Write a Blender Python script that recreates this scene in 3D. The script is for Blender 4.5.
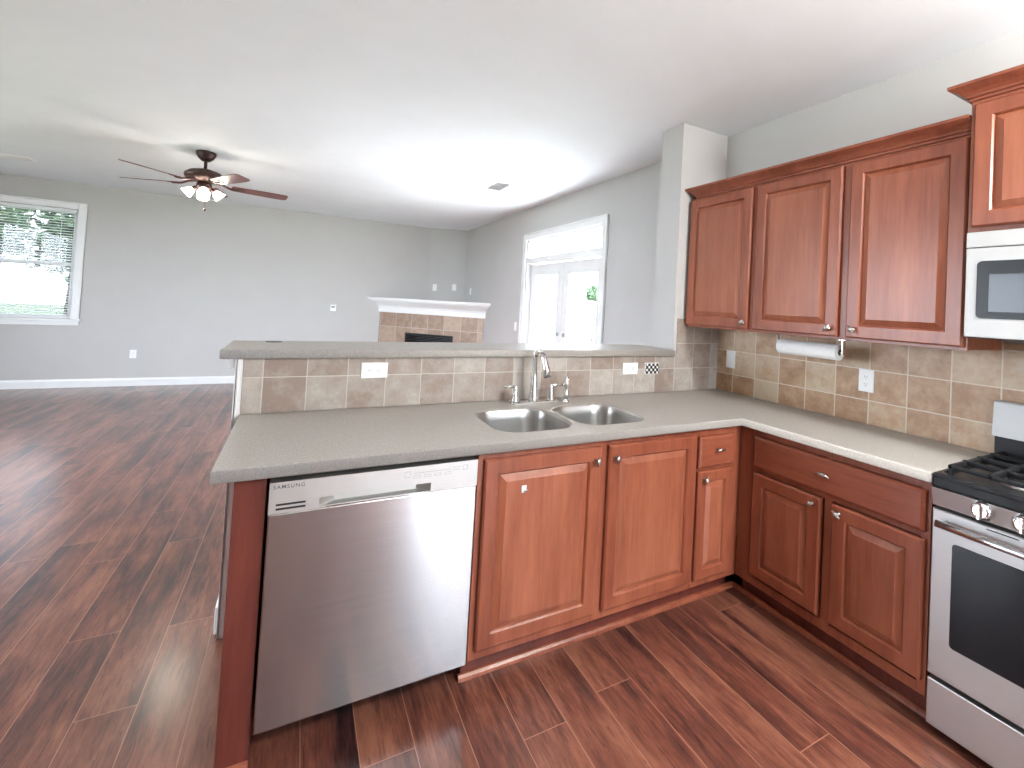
import bpy, bmesh, math, random
from mathutils import Vector, Matrix

for o in list(bpy.data.objects):
    bpy.data.objects.remove(o, do_unlink=True)
SC = bpy.context.scene
COL = SC.collection
random.seed(7)
PI = math.pi

# ------------------------------------------------------------------ camera
F_PX, YAW, PITCH, ROLL = 462.29, 0.4964, 0.0235, 0.055
CX, CY, CAM_H = 39.56, -89.79, 1.4383
f0 = Vector((math.sin(YAW), math.cos(YAW), 0)); r0 = Vector((math.cos(YAW), -math.sin(YAW), 0)); u0 = Vector((0, 0, 1))
fw = f0 * math.cos(PITCH) + u0 * math.sin(PITCH)
u2 = u0 * math.cos(PITCH) - f0 * math.sin(PITCH)
rt = r0 * math.cos(ROLL) + u2 * math.sin(ROLL)
up = u2 * math.cos(ROLL) - r0 * math.sin(ROLL)
cd = bpy.data.cameras.new('camera')
cam = bpy.data.objects.new('camera', cd); COL.objects.link(cam)
cd.sensor_fit = 'HORIZONTAL'; cd.sensor_width = 36.0
cd.lens = F_PX * 36.0 / 1024.0
cd.shift_x = -CX / 1024.0; cd.shift_y = CY / 1024.0
cd.clip_start = 0.02; cd.clip_end = 200
m = Matrix.Identity(4)
for i in range(3):
    m[i][0] = rt[i]; m[i][1] = up[i]; m[i][2] = -fw[i]; m[i][3] = (0, 0, CAM_H)[i]
cam.matrix_world = m
SC.camera = cam

# ------------------------------------------------------------------ world, sun, lights, exposure
SC.view_settings.view_transform = 'Standard'
SC.view_settings.look = 'None'
SC.view_settings.gamma = 1.0
SC.view_settings.exposure = 1.5
SC.view_settings.use_curve_mapping = False
W = bpy.data.worlds.new('sky'); SC.world = W; W.use_nodes = True
wn = W.node_tree
bg = wn.nodes['Background']
bg.inputs['Color'].default_value = (0.82, 0.92, 1.05, 1)
bg.inputs['Strength'].default_value = 9.5

def light(name, kind, loc, energy, color=(1, 1, 1), target=None, **kw):
    d = bpy.data.lights.new(name, kind); d.energy = energy; d.color = color
    for k, v in kw.items(): setattr(d, k, v)
    o = bpy.data.objects.new(name, d); COL.objects.link(o); o.location = loc
    if target is not None:
        o.rotation_euler = (Vector(target) - Vector(loc)).to_track_quat('-Z', 'Y').to_euler()
    return o

# afternoon sun coming in through the patio doors
light('sun', 'SUN', (10, 4, 8), 26.0, (0.94, 1.0, 1.05), target=(10 - 1.2, 4 + 2.0, 8 - 2.0), angle=0.02)

def portal(name, loc, target, sx, sy):
    o = light(name, 'AREA', loc, 1.0, target=target, shape='RECTANGLE', size=sx, size_y=sy)
    o.data.cycles.is_portal = True
    return o
portal('portal_patio_door', (2.80, 4.68, 1.13), (0, 4.68, 1.13), 1.8, 2.3)
portal('portal_living_window', (-3.11, 8.55, 1.63), (-3.11, 0, 1.63), 0.95, 1.5)
portal('portal_fill_window', (-4.75, 3.9, 1.47), (0, 3.9, 1.47), 3.1, 1.95)  # portal of the added, unseen side window
portal('portal_breakfast_door', (1.84, -2.95, 1.1), (1.84, 0, 1.1), 0.95, 2.1)

# ------------------------------------------------------------------ material helpers
def new_mat(name):
    mt = bpy.data.materials.new(name); mt.use_nodes = True
    nt = mt.node_tree; b = nt.nodes['Principled BSDF']
    return mt, nt, b

def N(nt, kind, **kw):
    n = nt.nodes.new(kind)
    for k, v in kw.items():
        setattr(n, k, v)
    return n

def mth(nt, op, a, b=None, c=None):
    n = nt.nodes.new('ShaderNodeMath'); n.operation = op
    for i, v in enumerate((a, b, c)):
        if v is None: continue
        if isinstance(v, (int, float)): n.inputs[i].default_value = v
        else: nt.links.new(v, n.inputs[i])
    return n.outputs[0]

def mix(nt, fac, a, b, blend='MIX'):
    n = nt.nodes.new('ShaderNodeMix'); n.data_type = 'RGBA'; n.blend_type = blend
    for sock, v in ((n.inputs[0], fac), (n.inputs[6], a), (n.inputs[7], b)):
        if isinstance(v, (int, float)): sock.default_value = v
        elif isinstance(v, tuple): sock.default_value = v if len(v) == 4 else v + (1,)
        else: nt.links.new(v, sock)
    return n.outputs[2]

def ramp(nt, fac, stops):
    n = nt.nodes.new('ShaderNodeValToRGB')
    while len(n.color_ramp.elements) < len(stops): n.color_ramp.elements.new(0.5)
    for e, (p, c) in zip(n.color_ramp.elements, stops):
        e.position = p; e.color = tuple(c) + (1,) if len(c) == 3 else c
    nt.links.new(fac, n.inputs[0])
    return n.outputs[0]

def bump(nt, b, h, strength=0.2, dist=0.002):
    n = nt.nodes.new('ShaderNodeBump'); n.inputs['Strength'].default_value = strength; n.inputs['Distance'].default_value = dist
    nt.links.new(h, n.inputs['Height']); nt.links.new(n.outputs[0], b.inputs['Normal'])

def coords(nt, kind='Object', scale=(1, 1, 1)):
    tc = nt.nodes.new('ShaderNodeTexCoord')
    mp = nt.nodes.new('ShaderNodeMapping'); mp.inputs['Scale'].default_value = scale
    nt.links.new(tc.outputs[kind], mp.inputs[0])
    return mp.outputs[0]

def wcoords(nt, scale=(1, 1, 1)):
    g = nt.nodes.new('ShaderNodeNewGeometry')
    mp = nt.nodes.new('ShaderNodeMapping'); mp.inputs['Scale'].default_value = scale
    nt.links.new(g.outputs['Position'], mp.inputs[0])
    return mp.outputs[0]

def noise(nt, vec, scale, detail=4, rough=0.55):
    n = nt.nodes.new('ShaderNodeTexNoise'); n.inputs['Scale'].default_value = scale
    n.inputs['Detail'].default_value = detail; n.inputs['Roughness'].default_value = rough
    nt.links.new(vec, n.inputs['Vector'])
    return n.outputs['Fac']

def plain(name, col, rough=0.5, metal=0.0, spec=0.5, nscale=0, namt=0.06, emit=None, estr=0):
    mt, nt, b = new_mat(name)
    b.inputs['Base Color'].default_value = tuple(col) + (1,)
    b.inputs['Roughness'].default_value = rough; b.inputs['Metallic'].default_value = metal
    b.inputs['Specular IOR Level'].default_value = spec
    if nscale:
        f = noise(nt, coords(nt), nscale)
        c2 = tuple(max(0, v * (1 - namt * 2)) for v in col)
        c3 = tuple(min(1, v * (1 + namt)) for v in col)
        nt.links.new(ramp(nt, f, [(0.3, c2), (0.7, c3)]), b.inputs['Base Color'])
    if emit:
        b.inputs['Emission Color'].default_value = tuple(emit) + (1,); b.inputs['Emission Strength'].default_value = estr
    return mt

def paint(name, col):
    mt, nt, b = new_mat(name)
    f = noise(nt, wcoords(nt), 3.0, 3)
    c2 = tuple(v * 0.97 for v in col)
    nt.links.new(ramp(nt, f, [(0.3, c2), (0.7, col)]), b.inputs['Base Color'])
    b.inputs['Roughness'].default_value = 0.75; b.inputs['Specular IOR Level'].default_value = 0.25
    bump(nt, b, noise(nt, wcoords(nt), 220.0, 2), 0.06, 0.001)
    return mt

M = {}
M['wall'] = paint('wall_paint', (0.535, 0.522, 0.512))
M['ceil'] = paint('ceiling_paint', (0.85, 0.885, 0.92))
M['trim'] = plain('white_trim_paint', (0.82, 0.82, 0.82), 0.4, nscale=5, namt=0.015)
M['plastic'] = plain('white_plastic', (0.86, 0.86, 0.85), 0.35, nscale=8, namt=0.01)
M['dark'] = plain('black_gap', (0.012, 0.012, 0.012), 0.6, nscale=20)
M['blackgloss'] = plain('black_glass', (0.010, 0.010, 0.012), 0.10, spec=0.22, nscale=5)
M['blackenamel'] = plain('black_enamel', (0.016, 0.016, 0.017), 0.30, spec=0.2, nscale=12)
M['iron'] = plain('cast_iron', (0.016, 0.016, 0.017), 0.55, spec=0.2, nscale=40, namt=0.2)
M['bronze'] = plain('dark_bronze', (0.06, 0.03, 0.025), 0.38, 0.5, nscale=20, namt=0.15)
M['chrome'] = plain('chrome', (0.80, 0.80, 0.80), 0.12, 1.0, nscale=3, namt=0.02)
M['nickel'] = plain('brushed_nickel', (0.45, 0.43, 0.41), 0.30, 1.0, nscale=30, namt=0.08)
M['paper'] = plain('white_paper', (0.88, 0.88, 0.87), 0.9, nscale=60, namt=0.02)
M['card'] = plain('brown_card', (0.10, 0.06, 0.04), 0.9, nscale=30)
M['greyprint'] = plain('grey_print', (0.10, 0.10, 0.11), 0.5, nscale=30)
M['lightprint'] = plain('pale_grey_print', (0.24, 0.25, 0.27), 0.4, nscale=30)
M['concrete'] = plain('patio_concrete', (0.62, 0.60, 0.56), 0.9, nscale=4, namt=0.08)
M['bark'] = plain('bark', (0.10, 0.07, 0.05), 0.9, nscale=12, namt=0.3)

def wood(name, dark, light_, rough=0.34, axis='z', coat=0.10):
    mt, nt, b = new_mat(name)
    sc = {'z': (14, 14, 1.2), 'x': (1.2, 14, 14), 'y': (14, 1.2, 14)}[axis]
    oi = N(nt, 'ShaderNodeObjectInfo')
    v = coords(nt, 'Object', sc)
    add = N(nt, 'ShaderNodeVectorMath', operation='ADD'); nt.links.new(v, add.inputs[0])
    mul = N(nt, 'ShaderNodeVectorMath', operation='SCALE'); mul.inputs[0].default_value = (13, 29, 7); nt.links.new(oi.outputs['Random'], mul.inputs['Scale'])
    nt.links.new(mul.outputs[0], add.inputs[1])
    vv = add.outputs[0]
    n1 = noise(nt, vv, 1.0, 5, 0.6)
    n2 = noise(nt, vv, 5.5, 4, 0.6)
    n3 = noise(nt, coords(nt, 'Object', (2.2, 2.2, 1.6)), 1.0, 2, 0.5)
    s = mth(nt, 'ADD', mth(nt, 'MULTIPLY', n1, 0.50), mth(nt, 'ADD', mth(nt, 'MULTIPLY', n2, 0.26), mth(nt, 'MULTIPLY', n3, 0.28)))
    mid = tuple((a + c) / 2 for a, c in zip(dark, light_))
    nt.links.new(ramp(nt, s, [(0.36, dark), (0.52, mid), (0.68, light_)]), b.inputs['Base Color'])
    b.inputs['Roughness'].default_value = rough; b.inputs['Specular IOR Level'].default_value = 0.38
    b.inputs['Coat Weight'].default_value = coat; b.inputs['Coat Roughness'].default_value = 0.22
    bump(nt, b, n2, 0.05, 0.001)
    return mt
M['cherry'] = wood('cherry_wood_upright_grain', (0.160, 0.036, 0.018), (0.335, 0.102, 0.052))
M['cherryx'] = wood('cherry_wood_level_grain', (0.155, 0.034, 0.017), (0.325, 0.097, 0.050), axis='x')
M['cherrypanel'] = wood('cherry_wood_panel', (0.195, 0.050, 0.025), (0.375, 0.126, 0.066))
M['cherryred'] = wood('red_cherry_veneer', (0.080, 0.016, 0.012), (0.170, 0.042, 0.028))
M['fanblade'] = wood('fan_blade_wood', (0.09, 0.025, 0.02), (0.17, 0.05, 0.04), axis='x')

def floor_mat():
    mt, nt, b = new_mat('wood_plank_floor')
    g = N(nt, 'ShaderNodeNewGeometry'); sx = N(nt, 'ShaderNodeSeparateXYZ'); nt.links.new(g.outputs['Position'], sx.inputs[0])
    PWID, PLEN = 0.1626, 1.22
    u = mth(nt, 'DIVIDE', mth(nt, 'ADD', sx.outputs[0], 10 * PWID - 0.083), PWID)
    row = mth(nt, 'FLOOR', u); fu = mth(nt, 'FRACT', u)
    wn1 = N(nt, 'ShaderNodeTexWhiteNoise', noise_dimensions='1D'); nt.links.new(row, wn1.inputs['W'])
    v = mth(nt, 'ADD', mth(nt, 'DIVIDE', mth(nt, 'ADD', sx.outputs[1], 20.0), PLEN), wn1.outputs['Value'])
    col = mth(nt, 'FLOOR', v); fv = mth(nt, 'FRACT', v)
    cb = N(nt, 'ShaderNodeCombineXYZ'); nt.links.new(row, cb.inputs[0]); nt.links.new(col, cb.inputs[1])
    wn2 = N(nt, 'ShaderNodeTexWhiteNoise', noise_dimensions='2D'); nt.links.new(cb.outputs[0], wn2.inputs['Vector'])
    pr = wn2.outputs['Value']
    # streaky grain along the plank, shifted per plank
    sh = N(nt, 'ShaderNodeVectorMath', operation='MULTIPLY_ADD')
    nt.links.new(g.outputs['Position'], sh.inputs[0]); sh.inputs[1].default_value = (6.0, 0.95, 1.0)
    cb2 = N(nt, 'ShaderNodeCombineXYZ'); nt.links.new(mth(nt, 'MULTIPLY', pr, 37.0), cb2.inputs[0]); nt.links.new(mth(nt, 'MULTIPLY', pr, 91.0), cb2.inputs[1])
    nt.links.new(cb2.outputs[0], sh.inputs[2])
    n1 = noise(nt, sh.outputs[0], 1.3, 6, 0.68)
    n2 = noise(nt, sh.outputs[0], 5.0, 6, 0.7)
    t = mth(nt, 'ADD', mth(nt, 'MULTIPLY', n1, 0.66), mth(nt, 'ADD', mth(nt, 'MULTIPLY', n2, 0.28), mth(nt, 'MULTIPLY', pr, 0.06)))
    gr = N(nt, 'ShaderNodeVectorMath', operation='MULTIPLY'); nt.links.new(sh.outputs[0], gr.inputs[0]); gr.inputs[1].default_value = (9.0, 3.2, 1.0)
    n3 = noise(nt, gr.outputs[0], 2.0, 3, 0.6)
    n4 = noise(nt, sh.outputs[0], 2.6, 3, 0.5)
    t = mth(nt, 'ADD', t, mth(nt, 'MULTIPLY', mth(nt, 'SUBTRACT', n3, 0.5), 0.20))
    fleck = mth(nt, 'MULTIPLY', mth(nt, 'GREATER_THAN', n3, 0.60), mth(nt, 'GREATER_THAN', n4, 0.55))
    t = mth(nt, 'SUBTRACT', t, mth(nt, 'MULTIPLY', fleck, 0.10))
    base = ramp(nt, t, [(0.37, (0.020, 0.008, 0.008)), (0.44, (0.078, 0.025, 0.020)), (0.51, (0.155, 0.050, 0.032)), (0.62, (0.28, 0.112, 0.067))])
    du = mth(nt, 'MULTIPLY', mth(nt, 'MINIMUM', fu, mth(nt, 'SUBTRACT', 1.0, fu)), PWID)
    dv = mth(nt, 'MULTIPLY', mth(nt, 'MINIMUM', fv, mth(nt, 'SUBTRACT', 1.0, fv)), PLEN)
    seam = mth(nt, 'LESS_THAN', mth(nt, 'MINIMUM', du, dv), 0.0015)
    c = mix(nt, mth(nt, 'MULTIPLY', seam, 0.8), base, (0.40, 0.20, 0.14))
    nt.links.new(c, b.inputs['Base Color'])
    b.inputs['Specular IOR Level'].default_value = 0.55
    rr = N(nt, 'ShaderNodeMapRange'); nt.links.new(n2, rr.inputs[0]); rr.inputs[3].default_value = 0.27; rr.inputs[4].default_value = 0.42
    nt.links.new(rr.outputs[0], b.inputs['Roughness'])
    b.inputs['Coat Weight'].default_value = 0.6; b.inputs['Coat Roughness'].default_value = 0.2
    bump(nt, b, n2, 0.10, 0.0015)
    return mt
M['floor'] = floor_mat()

def tile_mat(name, ax, p0, z0, pu, pz, cols, grout, gw=0.0022):
    """square stone tiles; ax 0 runs along x, 1 along y"""
    mt, nt, b = new_mat(name)
    g = N(nt, 'ShaderNodeNewGeometry'); sx = N(nt, 'ShaderNodeSeparateXYZ'); nt.links.new(g.outputs['Position'], sx.inputs[0])
    if ax == 2:  # along the diagonal of a corner
        h = mth(nt, 'MULTIPLY', mth(nt, 'SUBTRACT', sx.outputs[0], sx.outputs[1]), 0.7071)
    else:
        h = sx.outputs[ax]
    u = mth(nt, 'DIVIDE', mth(nt, 'SUBTRACT', h, p0 - 40 * pu), pu)
    v = mth(nt, 'DIVIDE', mth(nt, 'SUBTRACT', sx.outputs[2], z0 - 10 * pz), pz)
    fu, fv = mth(nt, 'FRACT', u), mth(nt, 'FRACT', v)
    cb = N(nt, 'ShaderNodeCombineXYZ'); nt.links.new(mth(nt, 'FLOOR', u), cb.inputs[0]); nt.links.new(mth(nt, 'FLOOR', v), cb.inputs[1])
    w2 = N(nt, 'ShaderNodeTexWhiteNoise', noise_dimensions='2D'); nt.links.new(cb.outputs[0], w2.inputs['Vector'])
    pr = w2.outputs['Value']
    ad = N(nt, 'ShaderNodeVectorMath', operation='ADD'); nt.links.new(g.outputs['Position'], ad.inputs[0])
    sc_ = N(nt, 'ShaderNodeVectorMath', operation='SCALE'); nt.links.new(w2.outputs['Color'], sc_.inputs[0]); sc_.inputs['Scale'].default_value = 9.0
    nt.links.new(sc_.outputs[0], ad.inputs[1])
    n1 = noise(nt, ad.outputs[0], 11.0, 6, 0.62); n2 = noise(nt, ad.outputs[0], 55.0, 4, 0.6)
    t = mth(nt, 'ADD', mth(nt, 'MULTIPLY', n1, 0.55), mth(nt, 'ADD', mth(nt, 'MULTIPLY', n2, 0.18), mth(nt, 'MULTIPLY', pr, 0.27)))
    base = ramp(nt, t, [(0.36, cols[0]), (0.46, cols[1]), (0.54, cols[2]), (0.64, cols[3])])
    du = mth(nt, 'MULTIPLY', mth(nt, 'MINIMUM', fu, mth(nt, 'SUBTRACT', 1.0, fu)), pu)
    dv = mth(nt, 'MULTIPLY', mth(nt, 'MINIMUM', fv, mth(nt, 'SUBTRACT', 1.0, fv)), pz)
    d = mth(nt, 'MINIMUM', du, dv)
    seam = mth(nt, 'LESS_THAN', d, gw)
    nt.links.new(mix(nt, seam, base, grout), b.inputs['Base Color'])
    b.inputs['Roughness'].default_value = 0.42; b.inputs['Specular IOR Level'].default_value = 0.4
    rr = N(nt, 'ShaderNodeMapRange'); nt.links.new(d, rr.inputs[0]); rr.inputs[1].default_value = gw * 0.5; rr.inputs[2].default_value = gw * 2
    bump(nt, b, mth(nt, 'ADD', rr.outputs[0], mth(nt, 'MULTIPLY', n2, 0.25)), 0.35, 0.002)
    return mt
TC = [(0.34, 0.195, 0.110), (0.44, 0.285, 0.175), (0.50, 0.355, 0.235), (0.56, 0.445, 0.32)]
M['tile_x'] = tile_mat('stone_tile_along_bar_cool_lit', 0, 0.046, 1.066, 0.1655, 0.1655, [(0.285, 0.215, 0.180), (0.350, 0.290, 0.250), (0.385, 0.335, 0.295), (0.46, 0.415, 0.375)], (0.54, 0.49, 0.44), 0.002)  # greyer than the wall tile: cool light on the bar put into the colours
M['tile_y'] = tile_mat('stone_tile_along_wall', 1, 0.802, 1.037, 0.1705, 0.1585, TC, (0.66, 0.57, 0.46), 0.0028)  # same tile as the bar, with this wall's warmer light in its colours
TF = [(0.30, 0.20, 0.145), (0.36, 0.245, 0.18), (0.42, 0.30, 0.22), (0.46, 0.34, 0.26)]
M['tile_d'] = tile_mat('hearth_tile', 2, -5.05, 0.93, 0.305, 0.305, TF, (0.52, 0.45, 0.38), 0.004)

def counter_mat():
    mt, nt, b = new_mat('speckled_solid_surface')
    v = wcoords(nt)
    n1 = noise(nt, v, 420.0, 2, 0.5); n2 = noise(nt, v, 160.0, 2, 0.5)
    s = mth(nt, 'ADD', mth(nt, 'MULTIPLY', n1, 0.65), mth(nt, 'MULTIPLY', n2, 0.35))
    nt.links.new(ramp(nt, s, [(0.34, (0.24, 0.22, 0.20)), (0.44, (0.365, 0.335, 0.30)), (0.56, (0.40, 0.37, 0.335)), (0.68, (0.55, 0.53, 0.50))]), b.inputs['Base Color'])
    b.inputs['Roughness'].default_value = 0.45; b.inputs['Specular IOR Level'].default_value = 0.35
    return mt
M['counter'] = counter_mat()

def steel_mat(name, col, rough, aniso=0.0, vertical=True):
    mt, nt, b = new_mat(name)
    sc = (1.5, 1.5, 350) if vertical else (350, 350, 1.5)
    n = noise(nt, coords(nt, 'Object', sc), 1.0, 3)
    rr = N(nt, 'ShaderNodeMapRange'); nt.links.new(n, rr.inputs[0]); rr.inputs[3].default_value = rough * 0.85; rr.inputs[4].default_value = rough * 1.2
    nt.links.new(rr.outputs[0], b.inputs['Roughness'])
    c2 = tuple(v * 0.93 for v in col)
    nt.links.new(ramp(nt, n, [(0.3, c2), (0.7, col)]), b.inputs['Base Color'])
    b.inputs['Metallic'].default_value = 1.0
    if aniso:
        b.inputs['Anisotropic'].default_value = aniso
        tg = N(nt, 'ShaderNodeTangent', direction_type='RADIAL', axis='Z'); nt.links.new(tg.outputs[0], b.inputs['Tangent'])
        b.inputs['Anisotropic Rotation'].default_value = 0.25
    return mt
M['steel'] = steel_mat('brushed_stainless', (0.47, 0.468, 0.475), 0.24, 0.85)
M['steelpanel'] = steel_mat('satin_grey_metal', (0.55, 0.54, 0.525), 0.45)
M['silver'] = plain('silver_painted_plastic', (0.47, 0.465, 0.455), 0.38, nscale=12, namt=0.02)
M['sinksteel'] = steel_mat('sink_stainless', (0.55, 0.545, 0.535), 0.30)

def glass_mat(name, tint=(1, 1, 1), refl=0.08):
    mt = bpy.data.materials.new(name); mt.use_nodes = True; nt = mt.node_tree
    nt.nodes.remove(nt.nodes['Principled BSDF'])
    tr = N(nt, 'ShaderNodeBsdfTransparent'); tr.inputs[0].default_value = tint + (1,)
    gl = N(nt, 'ShaderNodeBsdfGlossy'); gl.inputs['Roughness'].default_value = 0.02
    lw = N(nt, 'ShaderNodeLayerWeight'); lw.inputs[0].default_value = 0.5
    fr = mth(nt, 'ADD', mth(nt, 'MULTIPLY', mth(nt, 'POWER', lw.outputs['Facing'], 5.0), 0.85), 0.03)
    mx = N(nt, 'ShaderNodeMixShader')
    nt.links.new(fr, mx.inputs[0]); nt.links.new(tr.outputs[0], mx.inputs[1]); nt.links.new(gl.outputs[0], mx.inputs[2])
    nt.links.new(mx.outputs[0], nt.nodes['Material Output'].inputs[0])
    return mt
M['glass'] = glass_mat('window_glass')
def dimmer_mat():  # half-clear dark sheet that dims the living window
    mt = bpy.data.materials.new('window_dimming_sheet'); mt.use_nodes = True; nt = mt.node_tree
    tr = N(nt, 'ShaderNodeBsdfTransparent'); mx = N(nt, 'ShaderNodeMixShader'); b = nt.nodes['Principled BSDF']
    b.inputs['Base Color'].default_value = (0.03, 0.03, 0.03, 1); b.inputs['Roughness'].default_value = 0.6
    mx.inputs[0].default_value = 0.68
    nt.links.new(tr.outputs[0], mx.inputs[1]); nt.links.new(b.outputs[0], mx.inputs[2]); nt.links.new(mx.outputs[0], nt.nodes['Material Output'].inputs[0])
    return mt
M['screen'] = dimmer_mat()

def blind_mat():
    mt, nt, b = new_mat('white_blind_slat')
    n = noise(nt, coords(nt), 6.0)
    nt.links.new(ramp(nt, n, [(0.3, (0.78, 0.80, 0.80)), (0.7, (0.84, 0.86, 0.86))]), b.inputs['Base Color'])
    b.inputs['Roughness'].default_value = 0.5
    b.inputs['Transmission Weight'].default_value = 0.0
    return mt
M['blind'] = blind_mat()
M['shade'] = plain('frosted_lamp_glass', (0.95, 0.93, 0.88), 0.4, nscale=10, namt=0.02, emit=(1.0, 0.92, 0.80), estr=5.0)
M['lampglass'] = plain('lit_diffuser', (0.95, 0.93, 0.88), 0.4, nscale=10, namt=0.02, emit=(1.0, 0.86, 0.68), estr=10.0)

def leaf_mat(name, c1, c2):
    mt, nt, b = new_mat(name)
    n = noise(nt, coords(nt), 3.0, 4)
    nt.links.new(ramp(nt, n, [(0.35, c1), (0.65, c2)]), b.inputs['Base Color'])
    b.inputs['Roughness'].default_value = 0.7
    return mt
M['leaf'] = leaf_mat('tree_leaves', (0.022, 0.055, 0.022), (0.06, 0.10, 0.045))
M['lawn'] = leaf_mat('lawn_grass', (0.05, 0.085, 0.04), (0.09, 0.125, 0.06))

def check_mat():
    mt, nt, b = new_mat('black_and_white_lattice_print')
    tc = coords(nt, 'Object')
    sx = N(nt, 'ShaderNodeSeparateXYZ'); nt.links.new(tc, sx.inputs[0])
    s = 0.0335
    a = mth(nt, 'FRACT', mth(nt, 'DIVIDE', sx.outputs[0], s)); c = mth(nt, 'FRACT', mth(nt, 'DIVIDE', sx.outputs[2], s))
    pa, pc = mth(nt, 'GREATER_THAN', a, 0.5), mth(nt, 'GREATER_THAN', c, 0.5)
    k = mth(nt, 'ABSOLUTE', mth(nt, 'SUBTRACT', pa, pc))
    da = mth(nt, 'ABSOLUTE', mth(nt, 'SUBTRACT', mth(nt, 'FRACT', mth(nt, 'MULTIPLY', a, 2.0)), 0.5)); dc = mth(nt, 'ABSOLUTE', mth(nt, 'SUBTRACT', mth(nt, 'FRACT', mth(nt, 'MULTIPLY', c, 2.0)), 0.5))
    k = mth(nt, 'MAXIMUM', k, mth(nt, 'GREATER_THAN', mth(nt, 'MAXIMUM', da, dc), 0.41))
    nt.links.new(mix(nt, k, (0.85, 0.84, 0.80), (0.02, 0.02, 0.02)), b.inputs['Base Color'])
    b.inputs['Roughness'].default_value = 0.3
    return mt
M['check'] = check_mat()

# ------------------------------------------------------------------ mesh helpers
class MB:
    def __init__(self): self.bm = bmesh.new()
    def box(self, a, b, bev=0.0, seg=2):
        x0, y0, z0 = (min(a[i], b[i]) for i in range(3)); x1, y1, z1 = (max(a[i], b[i]) for i in range(3))
        t = bmesh.new()
        vs = [t.verts.new(p) for p in ((x0, y0, z0), (x1, y0, z0), (x1, y1, z0), (x0, y1, z0), (x0, y0, z1), (x1, y0, z1), (x1, y1, z1), (x0, y1, z1))]
        for f in ((0, 3, 2, 1), (4, 5, 6, 7), (0, 1, 5, 4), (1, 2, 6, 5), (2, 3, 7, 6), (3, 0, 4, 7)):
            t.faces.new([vs[i] for i in f])
        if bev > 0:
            bmesh.ops.bevel(t, geom=list(t.edges), offset=bev, segments=seg, affect='EDGES', profile=0.5)
        self._merge(t); return self
    def _merge(self, t, mat=None, smooth=False):
        if mat is not None: bmesh.ops.transform(t, matrix=mat, verts=t.verts)
        vm = {v: self.bm.verts.new(v.co) for v in t.verts}
        for f in t.faces:
            try:
                nf = self.bm.faces.new([vm[v] for v in f.verts]); nf.smooth = smooth or f.smooth
            except ValueError: pass
        t.free()
    def loops(self, rings, cap0=True, cap1=True, smooth=False, closed=True):
        """skin consecutive rings of equal length"""
        R = [[self.bm.verts.new(p) for p in r] for r in rings]
        n = len(R[0])
        for i in range(len(R) - 1):
            for j in range(n if closed else n - 1):
                k = (j + 1) % n
                try:
                    f = self.bm.faces.new((R[i][j], R[i][k], R[i + 1][k], R[i + 1][j])); f.smooth = smooth
                except ValueError: pass
        if cap0: self.bm.faces.new(list(reversed(R[0])))
        if cap1: self.bm.faces.new(R[-1])
        return self
    def lathe(self, prof, c=(0, 0, 0), axis='z', seg=24, smooth=True, cap0=True, cap1=True):
        """prof: (radius, height) pairs along the axis from c"""
        rings = []
        for r, h in prof:
            ring = []
            for i in range(seg):
                a = 2 * PI * i / seg; p, q = r * math.cos(a), r * math.sin(a)
                if axis == 'z': ring.append((c[0] + p, c[1] + q, c[2] + h))
                elif axis == 'y': ring.append((c[0] + p, c[1] + h, c[2] + q))
                else: ring.append((c[0] + h, c[1] + p, c[2] + q))
            rings.append(ring)
        return self.loops(rings, cap0, cap1, smooth)
    def cone(self, p0, p1, r0, r1, seg=16, smooth=True):
        p0, p1 = Vector(p0), Vector(p1); d = (p1 - p0).normalized()
        a = d.orthogonal().normalized(); b = d.cross(a)
        rg = lambda p, r: [p + a * (r * math.cos(2 * PI * i / seg)) + b * (r * math.sin(2 * PI * i / seg)) for i in range(seg)]
        return self.loops([rg(p0, r0), rg(p1, r1)], True, True, smooth)
    def tube(self, pts, rad, seg=12):
        pts = [Vector(p) for p in pts]; n = len(pts)
        rads = rad if isinstance(rad, (list, tuple)) else [rad] * n
        rings = []; a = None
        for i in range(n):
            d = (pts[min(i + 1, n - 1)] - pts[max(i - 1, 0)]).normalized()
            if a is None: a = d.orthogonal().normalized()
            a = (a - d * a.dot(d)).normalized(); b = d.cross(a)
            rings.append([pts[i] + a * (rads[i] * math.cos(2 * PI * k / seg)) + b * (rads[i] * math.sin(2 * PI * k / seg)) for k in range(seg)])
        return self.loops(rings, True, True, True)
    def prism(self, poly, lo, hi, axis='z'):
        def P(p, h):
            return {'z': (p[0], p[1], h), 'y': (p[0], h, p[1]), 'x': (h, p[0], p[1])}[axis]
        return self.loops([[P(p, lo) for p in poly], [P(p, hi) for p in poly]])
    def rects(self, rings, cap0=False, cap1=True):
        """rings of (x0,x1,z0,z1,y): rectangles facing -y, stepped in depth"""
        return self.loops([[(a, y, c), (b, y, c), (b, y, d), (a, y, d)] for a, b, c, d, y in rings], cap0, cap1)
    def build(self, name, mat, parent=None, loc=None):
        bmesh.ops.remove_doubles(self.bm, verts=self.bm.verts, dist=1e-6)
        bmesh.ops.recalc_face_normals(self.bm, faces=self.bm.faces)
        me = bpy.data.meshes.new(name); self.bm.to_mesh(me); self.bm.free()
        me.materials.append(mat if not isinstance(mat, str) else M[mat])
        o = bpy.data.objects.new(name, me); COL.objects.link(o)
        if parent is not None: o.parent = parent
        if loc is not None: o.location = loc
        return o

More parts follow.
